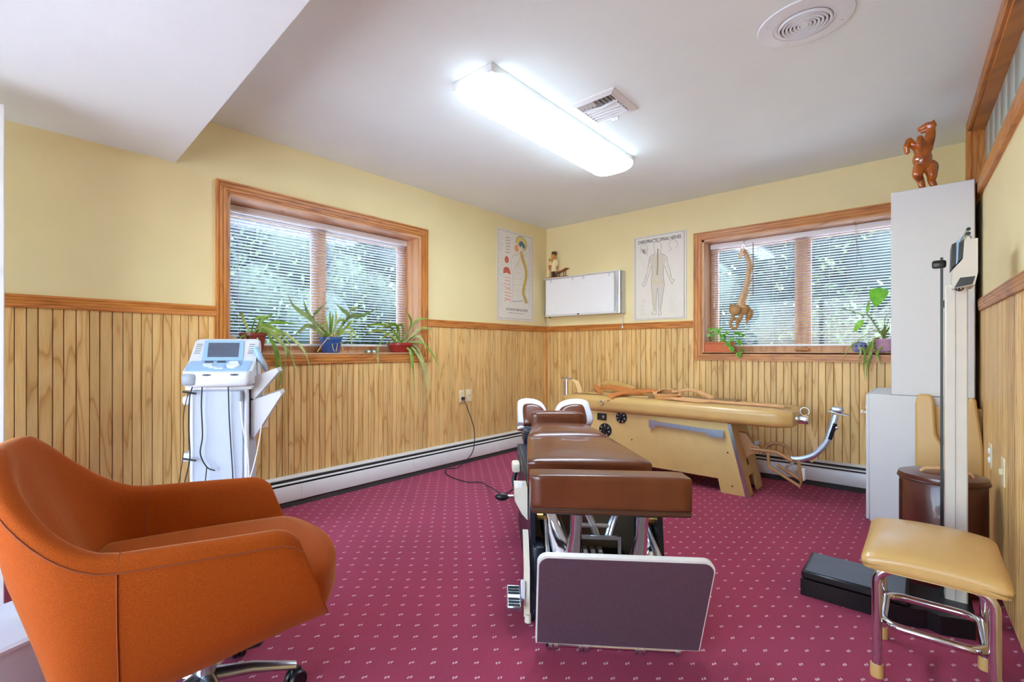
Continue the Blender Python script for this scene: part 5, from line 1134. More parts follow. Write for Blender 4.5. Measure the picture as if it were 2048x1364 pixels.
for cx_, cy_, a0_ in ((lx1-0.065, 0.145-0.065, 0), (lx0+0.065, 0.145-0.065, PI/2), (lx0+0.065, -0.145+0.065, PI), (lx1-0.065, -0.145+0.065, 1.5*PI)):
    for k in range(7): a = a0_+PI/2*k/6; ring.append((cx_+0.053*math.cos(a), cy_+0.055*math.sin(a), 0.17))
ring.append(ring[0]); MB().tube(ring, 0.0125, 12).build('brace_ring', 'chrome', SL)
MB().box(-0.13, 0.13, -0.17, 0.17, 0.350, 0.368).build('seat_board', 'tan_board', SL)
# ================================================================== PLANTS
def leafmat(name, c0, c1, c2):
    m, t, b = nodes(name)
    oi = N(t, 'ObjectInfo'); tc = N(t, 'TexCoord'); nz = N(t, 'TexNoise', i_Scale=22.0, i_Detail=2.0); t.links.new(tc.outputs['Object'], nz.inputs['Vector'])
    c = ramp(t, oi.outputs['Random'], [(0, lin(c0)), (0.5, lin(c1)), (1, lin(c2))])
    k = ramp(t, nz.outputs[0], [(0.35, (0.8, 0.8, 0.8, 1)), (0.65, (1.1, 1.1, 1.05, 1))])
    cc = mixc(t, 1.0, c, k, 'MULTIPLY'); t.links.new(cc, b.inputs['Base Color']); b.inputs['Roughness'].default_value = 0.45
    mx = N(t, 'MixShader'); mx.inputs[0].default_value = 0.35; tl = N(t, 'BsdfTranslucent'); t.links.new(cc, tl.inputs[0])
    t.links.new(b.outputs[0], mx.inputs[1]); t.links.new(tl.outputs[0], mx.inputs[2]); t.links.new(mx.outputs[0], t.nodes['Material Output'].inputs['Surface'])
leafmat('spider_leaf', (130, 170, 56), (176, 198, 100), (208, 214, 150)); leafmat('aloe_leaf', (120, 146, 92), (150, 172, 112), (176, 188, 130))
leafmat('fresh_leaf', (92, 168, 40), (126, 196, 60), (160, 206, 90)); leafmat('tree_leaf', (40, 62, 44), (62, 84, 60), (90, 108, 74))
plain('pot_maroon', (126, 44, 36), 0.4, var=0.15, vscale=60, bmp=0.4, bscale=50); plain('pot_blue', (46, 84, 148), 0.3, var=0.12); plain('pot_red', (150, 40, 34), 0.35, var=0.1)
plain('pot_terracotta', (196, 104, 62), 0.6); plain('pot_pink', (188, 142, 168), 0.35, var=0.15); plain('pot_speckle', (120, 134, 178), 0.35, var=0.35, vscale=50)
plain('pebble_green', (60, 110, 74), 0.4); plain('soil', (60, 44, 32), 0.9, bmp=0.5); plain('root_tan', (206, 168, 120), 0.7)
def leaf(root, pts3, wmax, mat, name='leaf', fold=0.25, side=None):
    P = bez(pts3, 5); n_ = len(P); ws = []
    for i in range(n_):
        k = i/(n_-1); ws.append(max(0.0012, wmax*(0.55+0.45*math.sin(PI*min(1, k*1.2)))*(1 if k < 0.6 else ((1-k)/0.4)**0.8)))
    if side is None: side = (0.25, 0.35, 0.9)
    return MB().ribbon(P, ws, side, 0.0006, fold).build(name, mat, root, ang=60)
SILL1 = W1['z0']+CW+0.006; SILL2 = W2['z0']+CW+0.006
def zpl(zs, x0, x1):          # points read off the left window close-up -> in front of the left wall, from depth x0 to x1
    out = []
    for i, (a, c_) in enumerate(zs):
        f_ = i/(len(zs)-1); px, py = 440+a/4.267, 560+c_/4.267; p = onx(px, py, x0+(x1-x0)*f_**0.7)
        if p.z < W1['z0']+CW+0.03 or p.y > W1['a1']-CW-0.02: p = onx(px, py, 0.038+0.02*f_)
        elif p.z < W1['z0']+CW+0.06: p = onx(px, py, max(p.x, 0.01))
        out.append(p)
    return out
def spider(name, label, pos, pot, pmat, leaves, mat='spider_leaf'):
    root = thing(name, label, 'plant', pos)
    r_, h_, top = pot
    MB().lathe([(0, 0), (r_*0.72, 0), (r_*0.76, 0.004), (r_*0.98, h_-0.022), (r_*1.04, h_-0.02), (r_*1.05, h_), (r_*0.94, h_), (r_*0.9, h_-0.02), (0, h_-0.02)], 28).build('pot', pmat, root)
    MB().lathe([(0, h_-0.012), (r_*0.93, h_-0.016), (r_*0.9, h_-0.022), (0, h_-0.022)], 20).build('soil', 'soil', root)
    for pts, wd, x1, mt in leaves:
        P = [p-Vector(pos) for p in pts]; base = Vector((random.uniform(-0.02, 0.02), random.uniform(-0.02, 0.02), h_-0.015))
        P = [base]+P[1:] if len(P) > 2 else [base]+P
        leaf(root, P, wd, mt)
    return root
A_ = [((255,420),(340,400),(500,430),(640,520),(720,610),(760,720),(795,870)), ((270,410),(380,420),(480,500),(560,580),(620,680),(645,790),(640,895)),
 ((280,420),(370,430),(450,530),(500,640),(520,760),(515,860),(490,950),(460,1020),(430,1165)), ((270,430),(340,420),(420,480),(470,600),(485,740),(480,850),(465,1000)),
 ((250,430),(300,480),(340,560),(365,695)), ((245,430),(215,500),(225,590)), ((230,420),(185,480),(175,540)), ((260,400),(330,370),(400,320),(440,305),(410,370)),
 ((240,400),(300,340),(390,310),(440,315)), ((200,420),(200,340),(185,290),(140,320),(70,410)), ((280,410),(420,370),(560,365),(700,375)), ((280,420),(420,440),(520,520),(560,600),(560,700),(550,800)),
 ((250,430),(250,520),(230,600)), ((260,420),(360,400),(440,440),(520,470),(600,560),(610,640)), ((250,420),(330,385),(420,395),(520,450),(545,520))]
L_ = [(zpl(z_, -0.07, 0.05), 0.020, 0, 'spider_leaf') for z_ in A_]
spider('spider_plant', 'trailing spider plant in a maroon pot on the sill above the therapy cart', (-0.075, 1.315, SILL1), (0.082, 0.135, 0), 'pot_maroon', L_)
C_ = [((1560,470),(1480,450),(1400,480),(1350,560),(1320,640),(1210,785)), ((1560,470),(1440,470),(1360,560),(1345,650),(1360,740),(1385,860)), ((1580,470),(1520,400),(1440,370),(1330,345)),
 ((1600,480),(1630,380),(1610,300),(1585,265)), ((1600,470),(1660,360),(1740,330),(1800,335)), ((1600,480),(1700,420),(1790,420),(1840,470)), ((1610,490),(1700,530),(1790,600),(1850,700),(1925,845)),
 ((1600,490),(1660,560),(1720,660),(1760,790),(1770,960),(1720,1080)), ((1590,490),(1640,580),(1700,660),(1740,760),(1765,900),(1770,970)), ((1580,490),(1620,560),(1640,650),(1650,780),(1665,1020)),
 ((1570,480),(1620,600),(1635,700),(1640,760)), ((1550,470),(1400,440),(1270,450),(1180,500)), ((1560,480),(1470,510),(1400,560)), ((1540,470),(1450,400),(1300,380),(1230,420),(1160,480)), ((1560,470),(1500,380),(1400,400),(1290,430)),
 ((1580,470),(1560,400),(1500,390),(1420,400)), ((1610,480),(1680,480),(1740,540),(1760,640))]
L_ = [(zpl(z_, -0.07, 0.06), 0.020, 0, 'spider_leaf') for z_ in C_]
spider('spider_plant', 'trailing spider plant in a low red bowl at the far end of the sill', (-0.085, 2.575, SILL1), (0.105, 0.082, 0), 'pot_red', L_)
B_ = [((780,340),(700,280),(620,210),(575,110)), ((785,340),(740,260),(705,145)), ((790,340),(850,250),(920,185)), ((770,390),(690,430),(620,485)), ((1090,320),(1040,250),(970,190)), ((1080,330),(1110,260),(1170,235),(1205,225)), ((1100,320),(1200,305),(1290,270),(1365,225))]
B2 = [((950,430),(900,330),(870,300)), ((960,430),(900,400),(840,390)), ((960,430),(940,330),(935,250)), ((965,430),(990,330),(985,230)), ((970,430),(1040,380),(1060,310)), ((980,430),(1060,420),(1130,350),(1165,420)), ((960,440),(880,450),(800,370)),
 ((985,440),(1100,440),(1120,520),(1130,600)), ((960,430),(1000,360),(1080,350),(1130,420)), ((955,430),(880,380),(830,420),(800,500)), ((960,430),(960,340),(960,280)), ((970,430),(1020,330),(1040,290)), ((965,435),(900,460),(860,500)), ((985,440),(1090,400),(1160,480),(1150,540))]
L_ = [([onx(440+p[0]/4.267, 560+p[1]/4.267, -0.06) for p in (((960, 440),)+z_)], 0.032, 0, 'aloe_leaf') for z_ in B_]+[(zpl(z_, -0.08, -0.02), 0.018, 0, 'spider_leaf') for z_ in B2]
bl = spider('aloe_plant', 'spiky pale aloe with young leaves in a blue pot on the sill', (-0.085, 1.905, SILL1), (0.082, 0.118, 0), 'pot_blue', L_)
for z_ in (((960,450),(960,560),(975,610)), ((990,460),(1040,560),(1050,600)), ((960,460),(880,540),(830,615)), ((975,450),(1000,540),(990,610))):
    MB().tube(bez([p-Vector(bl.location) for p in zpl(z_, -0.03, 0.0)], 4), 0.0028, 5).build('root', 'root_tan', bl)
# clutter on the left sill
jr = thing('glass_jar', 'small beige jar squeezed between the window frame and maroon pot', 'jar', (-0.085, 1.185, SILL1))
MB().lathe([(0, 0), (0.030, 0), (0.034, 0.006), (0.034, 0.085), (0.028, 0.098), (0.028, 0.108), (0, 0.108)], 20).build('jar_body', 'cream_strap', jr)
MB().lathe([(0, 0.107), (0.031, 0.107), (0.031, 0.122), (0, 0.124)], 20).build('jar_lid', 'white_plastic', jr)
pz = onx(742, 701, -0.03)
st_ = thing('painted_stones', 'short row of green and white painted pebbles on the sill', 'pebbles', (-0.03, pz.y, SILL1))
for k in range(5): MB().ell((0.006*(k % 2), -0.05+0.025*k, 0.009), 0.013, 0.014, 0.010, 12, 8).build('pebble', 'white_plastic' if k % 2 else 'pebble_green', st_)
# --- back window: terracotta planter
pl_ = thing('planter_box', 'terracotta planter with variegated oval leaves under the spine model', 'plant', (1.775, YB+0.055, SILL2))
def taper_box(x, y, h, k): return MB()._add([(-x*k, -y*k, 0), (x*k, -y*k, 0), (x*k, y*k, 0), (-x*k, y*k, 0), (-x, -y, h), (x, -y, h), (x, y, h), (-x, y, h)], [(0, 3, 2, 1), (4, 5, 6, 7), (0, 1, 5, 4), (1, 2, 6, 5), (2, 3, 7, 6), (3, 0, 4, 7)])
taper_box(0.125, 0.05, 0.085, 0.85).rbox(-0.13, 0.13, -0.055, 0.055, 0.073, 0.090, 0.004, 1).build('trough', 'pot_terracotta', pl_)
MB().rbox(-0.122, 0.122, -0.055, 0.055, 0.0, 0.008, 0.003, 1).build('saucer', 'pot_terracotta', pl_)
m, t, b = nodes('variegated_leaf')
tc = N(t, 'TexCoord'); sp_ = N(t, 'SeparateXYZ'); t.links.new(tc.outputs['Object'], sp_.inputs[0])
ax = mth(t, 'ABSOLUTE', sp_.outputs[0]); e_ = mth(t, 'ADD', mth(t, 'MULTIPLY', ax, 30.0), mth(t, 'MULTIPLY', mth(t, 'ABSOLUTE', sp_.outputs[1]), 9.0))
cc = ramp(t, e_, [(0.30, lin((92, 158, 52))), (0.62, lin((140, 190, 84))), (0.80, lin((222, 228, 168)))]); t.links.new(cc, b.inputs['Base Color']); b.inputs['Roughness'].default_value = 0.4
def oval_leaf(L, W, mat, curl=0.25, heart=False):
    rows = []
    for i in range(9):
        k = i/8; w_ = W*(math.sin(PI*k**(0.75 if not heart else 0.55)))**0.8*0.5
        y = -L*0.5+L*k; zc = -curl*L*(k-0.4)**2
        rows.append([Vector((-w_, y, zc+0.08*W)), Vector((-w_*0.5, y, zc+0.03*W)), Vector((0, y, zc)), Vector((w_*0.5, y, zc+0.03*W)), Vector((w_, y, zc+0.08*W))])
    mb = MB(); mb.grid(rows); return mb.mesh('leaf', mat, 80)
OV = oval_leaf(0.062, 0.042, 'variegated_leaf')
random.seed(11)
for (a, c_, rz, sc_) in ((60,1150,1.8,1.0),(140,1045,0.9,1.1),(195,1048,0.3,1.1),(160,1110,2.4,0.9),(215,1075,0.1,1.1),(250,1110,-0.5,1.1),(285,1120,2.9,1.0),(305,1080,-0.8,1.1),(320,1200,2.5,1.2),(360,1250,2.8,1.25),(400,1080,-1.0,1.0),(440,1088,-1.3,1.1),(480,1108,-1.6,1.0),(440,1180,3.0,1.25),(435,1310,3.0,1.2),(480,1270,-2.6,1.0),(345,1150,-0.3,1.0),(120,1100,1.2,0.9),(240,1040,0.5,0.9),(270,1160,2.0,0.9)):
    px, py = 1395+a/5.246, 460+c_/5.246; yy = YB+0.03-(0.075 if c_ > 1170 else 0.0)
    p = ony(px, py, yy)-Vector(pl_.location)
    # leaf faces the room: tip direction rz measured in the window plane
    q = Euler((PI/2-0.5, 0, 0)).to_matrix().to_4x4(); R_ = Matrix.Rotation(rz, 4, 'Y') @ q
    o = link('leaf', OV, pl_, p, (R_ @ Matrix.Rotation(random.uniform(-0.4, 0.4), 4, 'X')).to_euler(), (sc_*0.8,)*3)
    MB().tube(bez([(max(-0.11, min(0.11, p.x*0.8)), 0, 0.085), (p.x*0.9, p.y*0.6, max(0.095, p.z+0.01)), p], 4), 0.002, 5).build('stem', 'fresh_leaf', pl_)
# --- back window: two pots at the cabinet end
def zpb(zs, y0, y1):
    out = []
    for i, (a, c_) in enumerate(zs):
        f_ = i/max(1, len(zs)-1); p = ony(1650+a/6.2, 560+c_/6.2, y0+(y1-y0)*f_**0.7)
        if p.z < W2['z0']+CW+0.015: p = ony(1650+a/6.2, 560+c_/6.2, YB-0.038-0.015*f_)
        out.append(p)
    return out
sp1 = ony(1719, 706, YB+0.05)
spd = thing('speckled_pot', 'small round blue speckled pot with trailing leaves on the back sill', 'plant', (sp1.x, YB+0.05, SILL2))
MB().lathe([(0, 0), (0.024, 0), (0.04, 0.015), (0.047, 0.04), (0.042, 0.065), (0.036, 0.075), (0.033, 0.075), (0.038, 0.06), (0, 0.058)], 24).build('pot', 'pot_speckle', spd)
MB().lathe([(0, 0.062), (0.038, 0.060), (0, 0.056)], 16).build('soil', 'soil', spd)
for k in range(9):
    a = PI+0.25+k*0.32 if k < 9 else 0
    zz = 0.03+0.018*(k % 2); rr_ = 0.0452
    MB().lathe([(0, 0.002), (0.006, 0.0015), (0.006, -0.003)], 8, (rr_*math.cos(a), rr_*math.sin(a), zz), rot_to((math.cos(a), math.sin(a), 0))).build('dot', 'navy_black_metal' if k % 2 else 'ink_orange', spd)
for zs in (((500,760),(440,900),(390,1050)), ((480,740),(400,760),(290,860),(210,1025)), ((510,760),(490,900),(480,1050),(490,1250)), ((520,750),(560,950),(430,1070))):
    P = [p-Vector(spd.location) for p in zpb(zs, YB+0.03, YB-0.03)]; P[0] = Vector((0, 0, 0.06)); leaf(spd, P, 0.012, 'spider_leaf', side=(0.9, 0.3, 0.2))
pk1 = ony(1772, 706, YB+0.06)
pkp = thing('philodendron', 'leggy plant with one large green leaf in a pink pot beside the cabinet', 'plant', (pk1.x, YB+0.06, SILL2))
MB().lathe([(0, 0), (0.055, 0), (0.058, 0.005), (0.068, 0.085), (0.073, 0.085), (0.074, 0.10), (0.065, 0.10), (0.06, 0.08), (0, 0.08)], 28).build('pot', 'pot_pink', pkp)
MB().lathe([(0, 0.087), (0.064, 0.084), (0, 0.08)], 18).build('soil', 'soil', pkp)
MB().lathe([(0, 0), (0.075, 0.0), (0.078, 0.008), (0.06, 0.006), (0, 0.006)], 24).build('saucer', 'brushed_aluminium', pkp)
def rel(zs, y0, y1): return [p-Vector(pkp.location) for p in zpb(zs, y0, y1)]
for zs, r_ in ((((700,700),(650,600),(590,510),(520,420)), 0.005), (((520,430),(430,420),(350,390),(210,355)), 0.004), (((660,640),(740,500),(795,410)), 0.003), (((690,690),(630,620),(500,690),(400,750)), 0.003), (((520,420),(530,330),(560,240)), 0.004), (((480,440),(470,470)), 0.003)):
    P = rel(zs, YB+0.05, YB+0.03); 
    if zs[0][1] > 630: P[0] = Vector((0, 0, 0.084))
    MB().tube(bez(P, 5), r_, 6).build('stem', 'aloe_leaf', pkp)
BIG = oval_leaf(0.155, 0.125, 'fresh_leaf', 0.3, True)
p = rel([(655, 215)], YB+0.03, YB+0.03)[0]; link('leaf', BIG, pkp, p, (Matrix.Rotation(0.35, 4, 'Y') @ Euler((-PI/2+0.25, 0.2, PI)).to_matrix().to_4x4()).to_euler(), (0.85, 1.0, 1.0))
SM = oval_leaf(0.115, 0.042, 'fresh_leaf', 0.15)
p = rel([(410, 570)], YB+0.03, YB+0.03)[0]; link('leaf', SM, pkp, p, (Matrix.Rotation(-2.62, 4, 'Y') @ Euler((PI/2-0.3, 0, 0)).to_matrix().to_4x4()).to_euler())
p = rel([(535, 330)], YB+0.03, YB+0.03)[0]; link('leaf', SM, pkp, p, (Matrix.Rotation(0.1, 4, 'Y') @ Euler((PI/2-0.1, 0, 0)).to_matrix().to_4x4()).to_euler(), (0.45, 0.8, 1))
for zs in (((640,760),(600,850),(570,900),(520,1040),(500,1250)), ((650,760),(600,800),(560,950),(520,1100),(515,1230)), ((660,760),(650,900),(670,980),(690,1060)), ((700,700),(740,600),(760,560)), ((700,700),(720,620),(800,590)), ((690,700),(640,720),(600,740),(580,860)), ((700,690),(760,640),(790,600),(800,540)), ((680,700),(600,760),(520,860),(470,900))):
    P = rel(zs, YB+0.05, YB-0.035); P[0] = Vector((random.uniform(-0.02, 0.02), -0.01, 0.084)); leaf(pkp, P, 0.016, 'spider_leaf', side=(0.9, 0.3, 0.2))
# ================================================================== HANGING SPINE MODEL
plain('bone_tan', (214, 180, 140), 0.5, var=0.12, vscale=40); plain('bone_brown', (164, 120, 66), 0.5, var=0.14, vscale=30); plain('disc_pale', (222, 196, 166), 0.5)
ys = YB+0.075
hook = ony(1489, 474, ys); hook.z = W2['z1']-CW-0.018
SPN = thing('spine_model', 'hanging bone-coloured spine and pelvis model in the back window', 'anatomical model', hook)
def S(px, py, dy=0): return ony(px, py, ys+dy)-hook
spts = bez([S(1489, 502), S(1494, 514), S(1499, 526), S(1498, 540), S(1496, 556), S(1493, 572), S(1488, 588), S(1484, 600), S(1482, 612)], 6)
MB().tube([Vector((0, 0, 0.01)), S(1488, 486), S(1489, 500)], 0.002, 5).build('hanger_wire', 'dull_chrome', SPN)
MB().tube([Vector((0.0+0.012*math.cos(a), 0, -0.012+0.012*math.sin(a))) for a in [PI/2+PI*1.4*k/10 for k in range(11)]], 0.003, 6).build('hook', 'dull_chrome', SPN)
MB().tube(bez([S(1482, 498), S(1487, 489), S(1491, 498)], 5), 0.0018, 5).build('hanger_wire', 'dull_chrome', SPN)
nv = 22
for i in range(nv):
    k = i/(nv-1)*(len(spts)-1); j = int(min(k, len(spts)-2)); f_ = k-j; p = spts[j].lerp(spts[j+1], f_); d = (spts[j+1]-spts[j]).normalized()
    r_ = 0.016+0.016*(i/(nv-1)); h_ = 0.0085+0.004*i/(nv-1)
    M = rot_to(d)
    vb = MB().lathe([(0, -h_), (r_*1.02, -h_), (r_*0.86, 0), (r_*1.02, h_), (0, h_)], 14, p, M)
    sd = Vector((0.75, -0.2, -0.25 if i > 5 else -0.05))
    vb.tube([p+Vector((r_*0.6, 0, 0)), p+sd.normalized()*(r_+0.022)], [0.007, 0.003], 6)
    for s_ in (-1, 1): vb.tube([p, p+Vector((0.2*r_, s_*(r_+0.016), 0))], [0.007, 0.004], 6)
    o = vb.build('vertebra', 'bone_tan', SPN)
MB().tube(spts, [0.010+0.011*i/(len(spts)-1) for i in range(len(spts))], 10).build('disc_column', 'disc_pale', SPN)
mb = MB()._add([S(1475, 515, -0.03), S(1482, 496, -0.03), S(1488, 498, -0.03), S(1484, 516, -0.03), S(1475, 515, 0.05), S(1482, 496, 0.05), S(1488, 498, 0.05), S(1484, 516, 0.05)], [(0, 1, 2, 3), (7, 6, 5, 4), (0, 4, 5, 1), (1, 5, 6, 2), (2, 6, 7, 3), (3, 7, 4, 0)])
mb.build('skull_base', 'bone_tan', SPN)
mb = MB()
def E(px, py, dy, rx, ry, rz): mb.ell(S(px, py, dy), rx, ry, rz, 12, 8)
def Tb(pts, rs): 
    P = bez(pts, 4); n_ = len(P); R_ = [rs[0]+(rs[1]-rs[0])*i/(n_-1) for i in range(n_)]; mb.tube(P, R_, 8); mb.ell(P[0], R_[0], R_[0], R_[0], 10, 7); mb.ell(P[-1], R_[-1], R_[-1], R_[-1], 10, 7)
# iliac wings, sacrum, pubic ring
mb.ell(S(1470, 620, -0.035), 0.048, 0.022, 0.050, 14, 10, Matrix.Rotation(-0.5, 4, 'Y')); mb.ell(S(1486, 620, 0.01), 0.042, 0.026, 0.045, 14, 10); mb.ell(S(1499, 630, 0.05), 0.028, 0.024, 0.056, 12, 8, Matrix.Rotation(0.3, 4, 'Y'))
Tb([S(1462, 612, -0.04), S(1466, 635, -0.05), S(1463, 642, -0.05)], (0.016, 0.014)); Tb([S(1463, 640, -0.05), S(1461, 650, -0.055), S(1468, 658, -0.05), S(1475, 652, -0.04), S(1474, 640, -0.04), S(1465, 636, -0.05)], (0.012, 0.012))
Tb([S(1482, 618, 0), S(1482, 634, -0.01), S(1475, 648, -0.03)], (0.022, 0.014)); Tb([S(1498, 628, 0.05), S(1494, 640, 0.04), S(1493, 650, 0.03)], (0.014, 0.005)); Tb([S(1488, 612, 0.01), S(1496, 616, 0.03), S(1502, 628, 0.05)], (0.02, 0.016))
blob('pelvis', mb, 'bone_brown', SPN, 0.005, 4)
# second hook with chain in the back window, and one screw hook in the left window head
hk2 = ony(1712, 448, YB+0.08); hk2.z = W2['z1']-CW-0.018
hk = thing('ceiling_hook', 'small brass hook with hanging cords at the top of the back window', 'hook', hk2)
MB().tube([(0.010*math.cos(a), 0, -0.012+0.010*math.sin(a)) for a in [PI/2+PI*1.5*k/10 for k in range(11)]], 0.0028, 6).build('hook', 'brass', hk)
MB().tube(bez([(0, 0, -0.02), (0.006, 0, -0.1), (0.0, 0, -0.13), (-0.006, 0, -0.1), (0, 0, -0.02)], 5), 0.0018, 5).build('cord_loop', 'cord_white', hk)
MB().tube(bez([(0.002, 0, -0.12), (0.02, 0, -0.25), (0.045, 0, -0.36)], 5), 0.0013, 5).build('cord', 'cord_brown', hk)
MB().tube(bez([(0.0, 0, -0.12), (0.006, 0, -0.24), (0.004, 0, -0.34)], 5), 0.0013, 5).build('cord', 'cord_brown', hk)
hk3p = onx(565, 415, -0.06); hk3p.z = W1['z1']-CW-0.018
hk3 = thing('screw_hook', 'bare screw hook in the head of the long window', 'hook', hk3p)
MB().tube([(0, 0.008*math.cos(a), -0.012+0.008*math.sin(a)) for a in [PI/2+PI*1.4*k/10 for k in range(11)]]+[(0, 0.003, -0.018)], 0.0025, 6).build('hook', 'brass', hk3)
MB().tube([(0, 0, 0.004), (0, 0, -0.006)], 0.0025, 6).build('shank', 'brass', hk3)
# ================================================================== REARING HORSE on the cabinet
m, t, b = nodes('amber_glaze')
tc = N(t, 'TexCoord'); nz = N(t, 'TexNoise', i_Scale=16.0, i_Detail=3.0); t.links.new(tc.outputs['Object'], nz.inputs['Vector'])
t.links.new(ramp(t, nz.outputs[0], [(0.3, lin((128, 52, 12))), (0.55, lin((186, 96, 22))), (0.8, lin((206, 124, 40)))]), b.inputs['Base Color'])
b.inputs['Roughness'].default_value = 0.16; b.inputs['Coat Weight'].default_value = 0.6
yh = 3.82
hp0 = ony(1845, 374, yh); hp0.z = ztop
HR = thing('horse_figurine', 'glossy amber rearing horse figurine on top of the white cabinet', 'figurine', hp0)
def Hh(a, c_, dy=0):
    return ony(1790+a/8.8, 230+c_/8.8, yh+dy)-hp0
kx = 0.0020/8.8; kz = 0.00275/8.8
mb = MB()
def He(a, c_, ra, rc_, dy=0, ry=None): mb.ell(Hh(a, c_, dy), ra*kx, (ry or ra*kx*1.1), rc_*kz, 16, 12)
def Ht(pts, rs, dys=None):
    P = bez([Hh(a, c_, (dys[i] if dys else 0)) for i, (a, c_) in enumerate(pts)], 5); n_ = len(P); m_ = len(rs)-1
    R_ = []
    for i in range(n_):
        k = i/(n_-1)*m_; j = min(int(k), m_-1); R_.append((rs[j]+(rs[j+1]-rs[j])*(k-j))*0.00245/8.8)
    mb.tube(P, R_, 10); mb.ell(P[0], R_[0], R_[0], R_[0], 12, 8); mb.ell(P[-1], R_[-1], R_[-1], R_[-1], 12, 8)
He(480, 770, 185, 185, 0, 0.042); He(470, 610, 155, 140, -0.005, 0.036); He(500, 900, 150, 120, 0.005, 0.04)
Ht([(520, 600), (580, 470), (625, 340), (620, 230)], [130, 104, 82, 72]); Ht([(630, 190), (560, 205), (460, 245)], [88, 84, 58]); Ht([(600, 260), (530, 280), (475, 300)], [58, 48, 34]); Ht([(635, 190), (665, 130), (680, 100)], [38, 32, 22])
Ht([(400, 600), (330, 540), (250, 445)], [80, 66, 52], [0, -0.02, -0.03]); Ht([(250, 445), (205, 560), (215, 660)], [52, 52, 44], [-0.03, -0.035, -0.03])
Ht([(480, 600), (450, 480), (440, 405)], [78, 66, 52], [-0.02, -0.045, -0.055]); Ht([(440, 405), (420, 520), (430, 620)], [52, 52, 42], [-0.055, -0.065, -0.055])
Ht([(430, 930), (400, 1060), (450, 1160), (480, 1262)], [108, 86, 62, 56], [-0.01, -0.02, 0.0, 0.0]); Ht([(610, 920), (650, 1060), (640, 1150), (680, 1230)], [108, 86, 64, 56], [0.01, 0.0, 0.02, 0.015])
Ht([(640, 830), (700, 880), (700, 1000), (680, 1090), (665, 1225)], [54, 58, 52, 44, 36], [0.03, 0.045, 0.05, 0.05, 0.045])
Ht([(600, 330), (640, 400), (610, 520)], [30, 34, 30], [0.015, 0.02, 0.025])
blob('horse_body', mb, 'amber_glaze', HR, 0.003, 3)
MB().rbox(-0.045, 0.045, -0.03, 0.07, 0.0, 0.006, 0.002, 1).build('base', 'amber_glaze', HR)
# ================================================================== OUTSIDE
plain('asphalt', (212, 212, 214), 0.9, var=0.06, vscale=2); plain('bark', (96, 74, 56), 0.9, bmp=0.5, bscale=20); plain('lawn', (70, 88, 58), 0.95, var=0.2, vscale=3)
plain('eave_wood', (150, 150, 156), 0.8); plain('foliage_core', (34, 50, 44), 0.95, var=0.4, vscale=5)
struct(MB().box(-30, 30, -25, 40, -0.32, -0.16).build('ground_yard', 'asphalt'), 'pale grey paved yard outside the windows', 'ground')
struct(MB().box(-30, -4.5, -25, 40, -0.16, -0.13).box(-4.5, 30, 9.0, 40, -0.16, -0.13).build('ground_lawn', 'lawn'), 'green lawn beyond the paved yard', 'ground')
struct(MB().box(-0.42, -WT, -1.8, YB+0.42, 2.50, 2.60).box(-WT, 3.8, YB+WT, YB+0.42, 2.50, 2.60).build('roof_eave', 'eave_wood'), 'grey roof overhang outside the windows', 'eave')
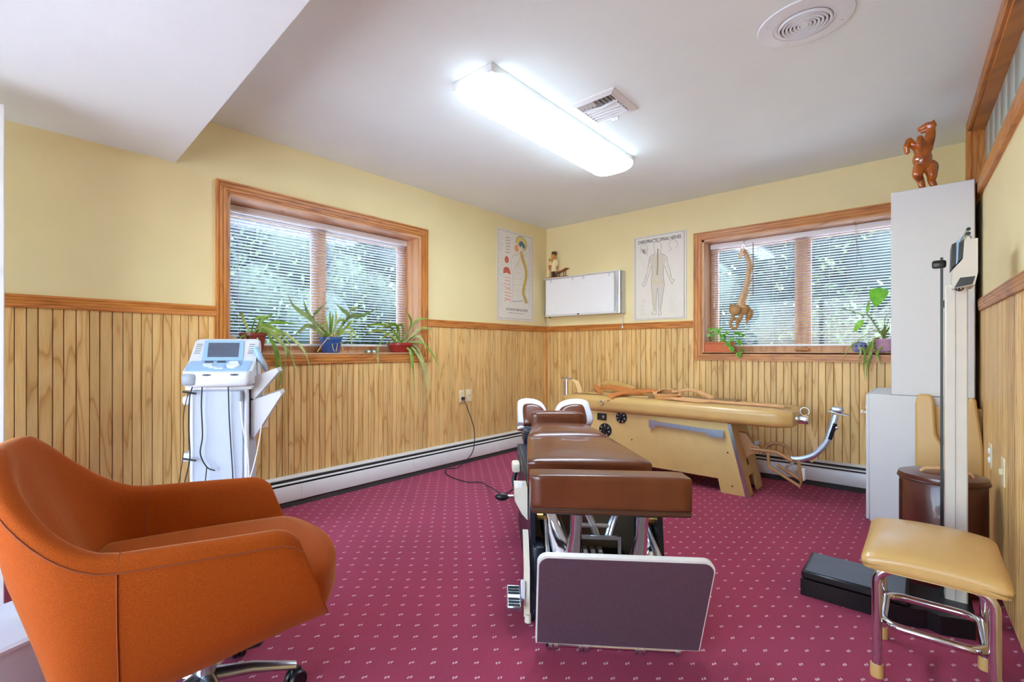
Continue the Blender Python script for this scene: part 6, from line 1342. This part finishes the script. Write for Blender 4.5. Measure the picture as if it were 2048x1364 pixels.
def tree(label, x, y, h, r, seed, grp):
    random.seed(seed); root = thing('garden_tree', label, 'tree', (x, y, -0.16), 0, grp)
    MB().tube(bez([(0, 0, 0), (0.05, 0.03, h*0.35), (-0.04, 0.05, h*0.75)], 4), [0.16*h/5]*4+[0.10*h/5]*4+[0.05], 8).build('trunk', 'bark', root)
    core = MB()
    for k in range(9):
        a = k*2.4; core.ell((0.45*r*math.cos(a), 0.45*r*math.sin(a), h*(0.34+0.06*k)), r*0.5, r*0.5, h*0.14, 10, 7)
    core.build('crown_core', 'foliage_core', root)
    mb = MB()
    for k in range(3600):
        v_ = Vector((random.gauss(0, 1), random.gauss(0, 1), random.gauss(0, 1))).normalized()*(0.45+0.55*random.random()**0.6)
        c_ = Vector((v_.x*r, v_.y*r, h*0.54+v_.z*h*0.46)); s_ = 0.05+0.05*random.random()
        a = Vector((random.gauss(0, 1), random.gauss(0, 1), random.gauss(0, 1))).normalized(); b_ = a.orthogonal().normalized()
        mb._add([c_-a*s_, c_+b_*s_*0.5, c_+a*s_, c_-b_*s_*0.5], [(0, 1, 2, 3)])
    mb.build('crown', 'tree_leaf', root)
for i, (x, y, h, r) in enumerate(((-8.2, -1.4, 5.4, 1.75), (-8.6, 2.2, 6.0, 1.75), (-8.0, 5.8, 5.6, 1.75), (-8.4, 9.4, 6.0, 1.75))): tree('bushy tree on the lawn beyond the long window', x, y, h, r, 20+i, 'trees beyond the long window')
for i, (x, y, h, r) in enumerate(((-4.4, 12.8, 5.6, 1.75), (-0.8, 13.2, 5.8, 1.75), (2.8, 13.0, 6.2, 1.75), (6.4, 13.2, 5.4, 1.75))): tree('bushy tree on the lawn beyond the back window', x, y, h, r, 40+i, 'trees beyond the back window')

def hedge(label, x, y, ln, h, rz, seed):
    random.seed(seed); root = thing('evergreen_hedge', label, 'hedge', (x, y, -0.13), rz)
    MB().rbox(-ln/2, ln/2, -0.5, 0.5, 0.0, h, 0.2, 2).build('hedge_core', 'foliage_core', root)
    mb = MB()
    for k in range(9000):
        c_ = Vector((random.uniform(-ln/2, ln/2), random.choice((-1, -1, 1))*random.uniform(0.46, 0.66), random.uniform(0, h+0.15))); s_ = 0.08+0.07*random.random()
        a = Vector((random.gauss(0, 1), random.gauss(0, 1), random.gauss(0, 1))).normalized(); b_ = a.orthogonal().normalized()
        mb._add([c_-a*s_, c_+b_*s_*0.5, c_+a*s_, c_-b_*s_*0.5], [(0, 1, 2, 3)])
    mb.build('hedge_leaves', 'tree_leaf', root)
hedge('tall evergreen hedge behind the trees of the long window', -11.5, 6.0, 26.0, 4.6, PI/2, 71)
hedge('tall evergreen hedge behind the trees of the back window', 0.5, 16.5, 22.0, 4.6, PI, 72)
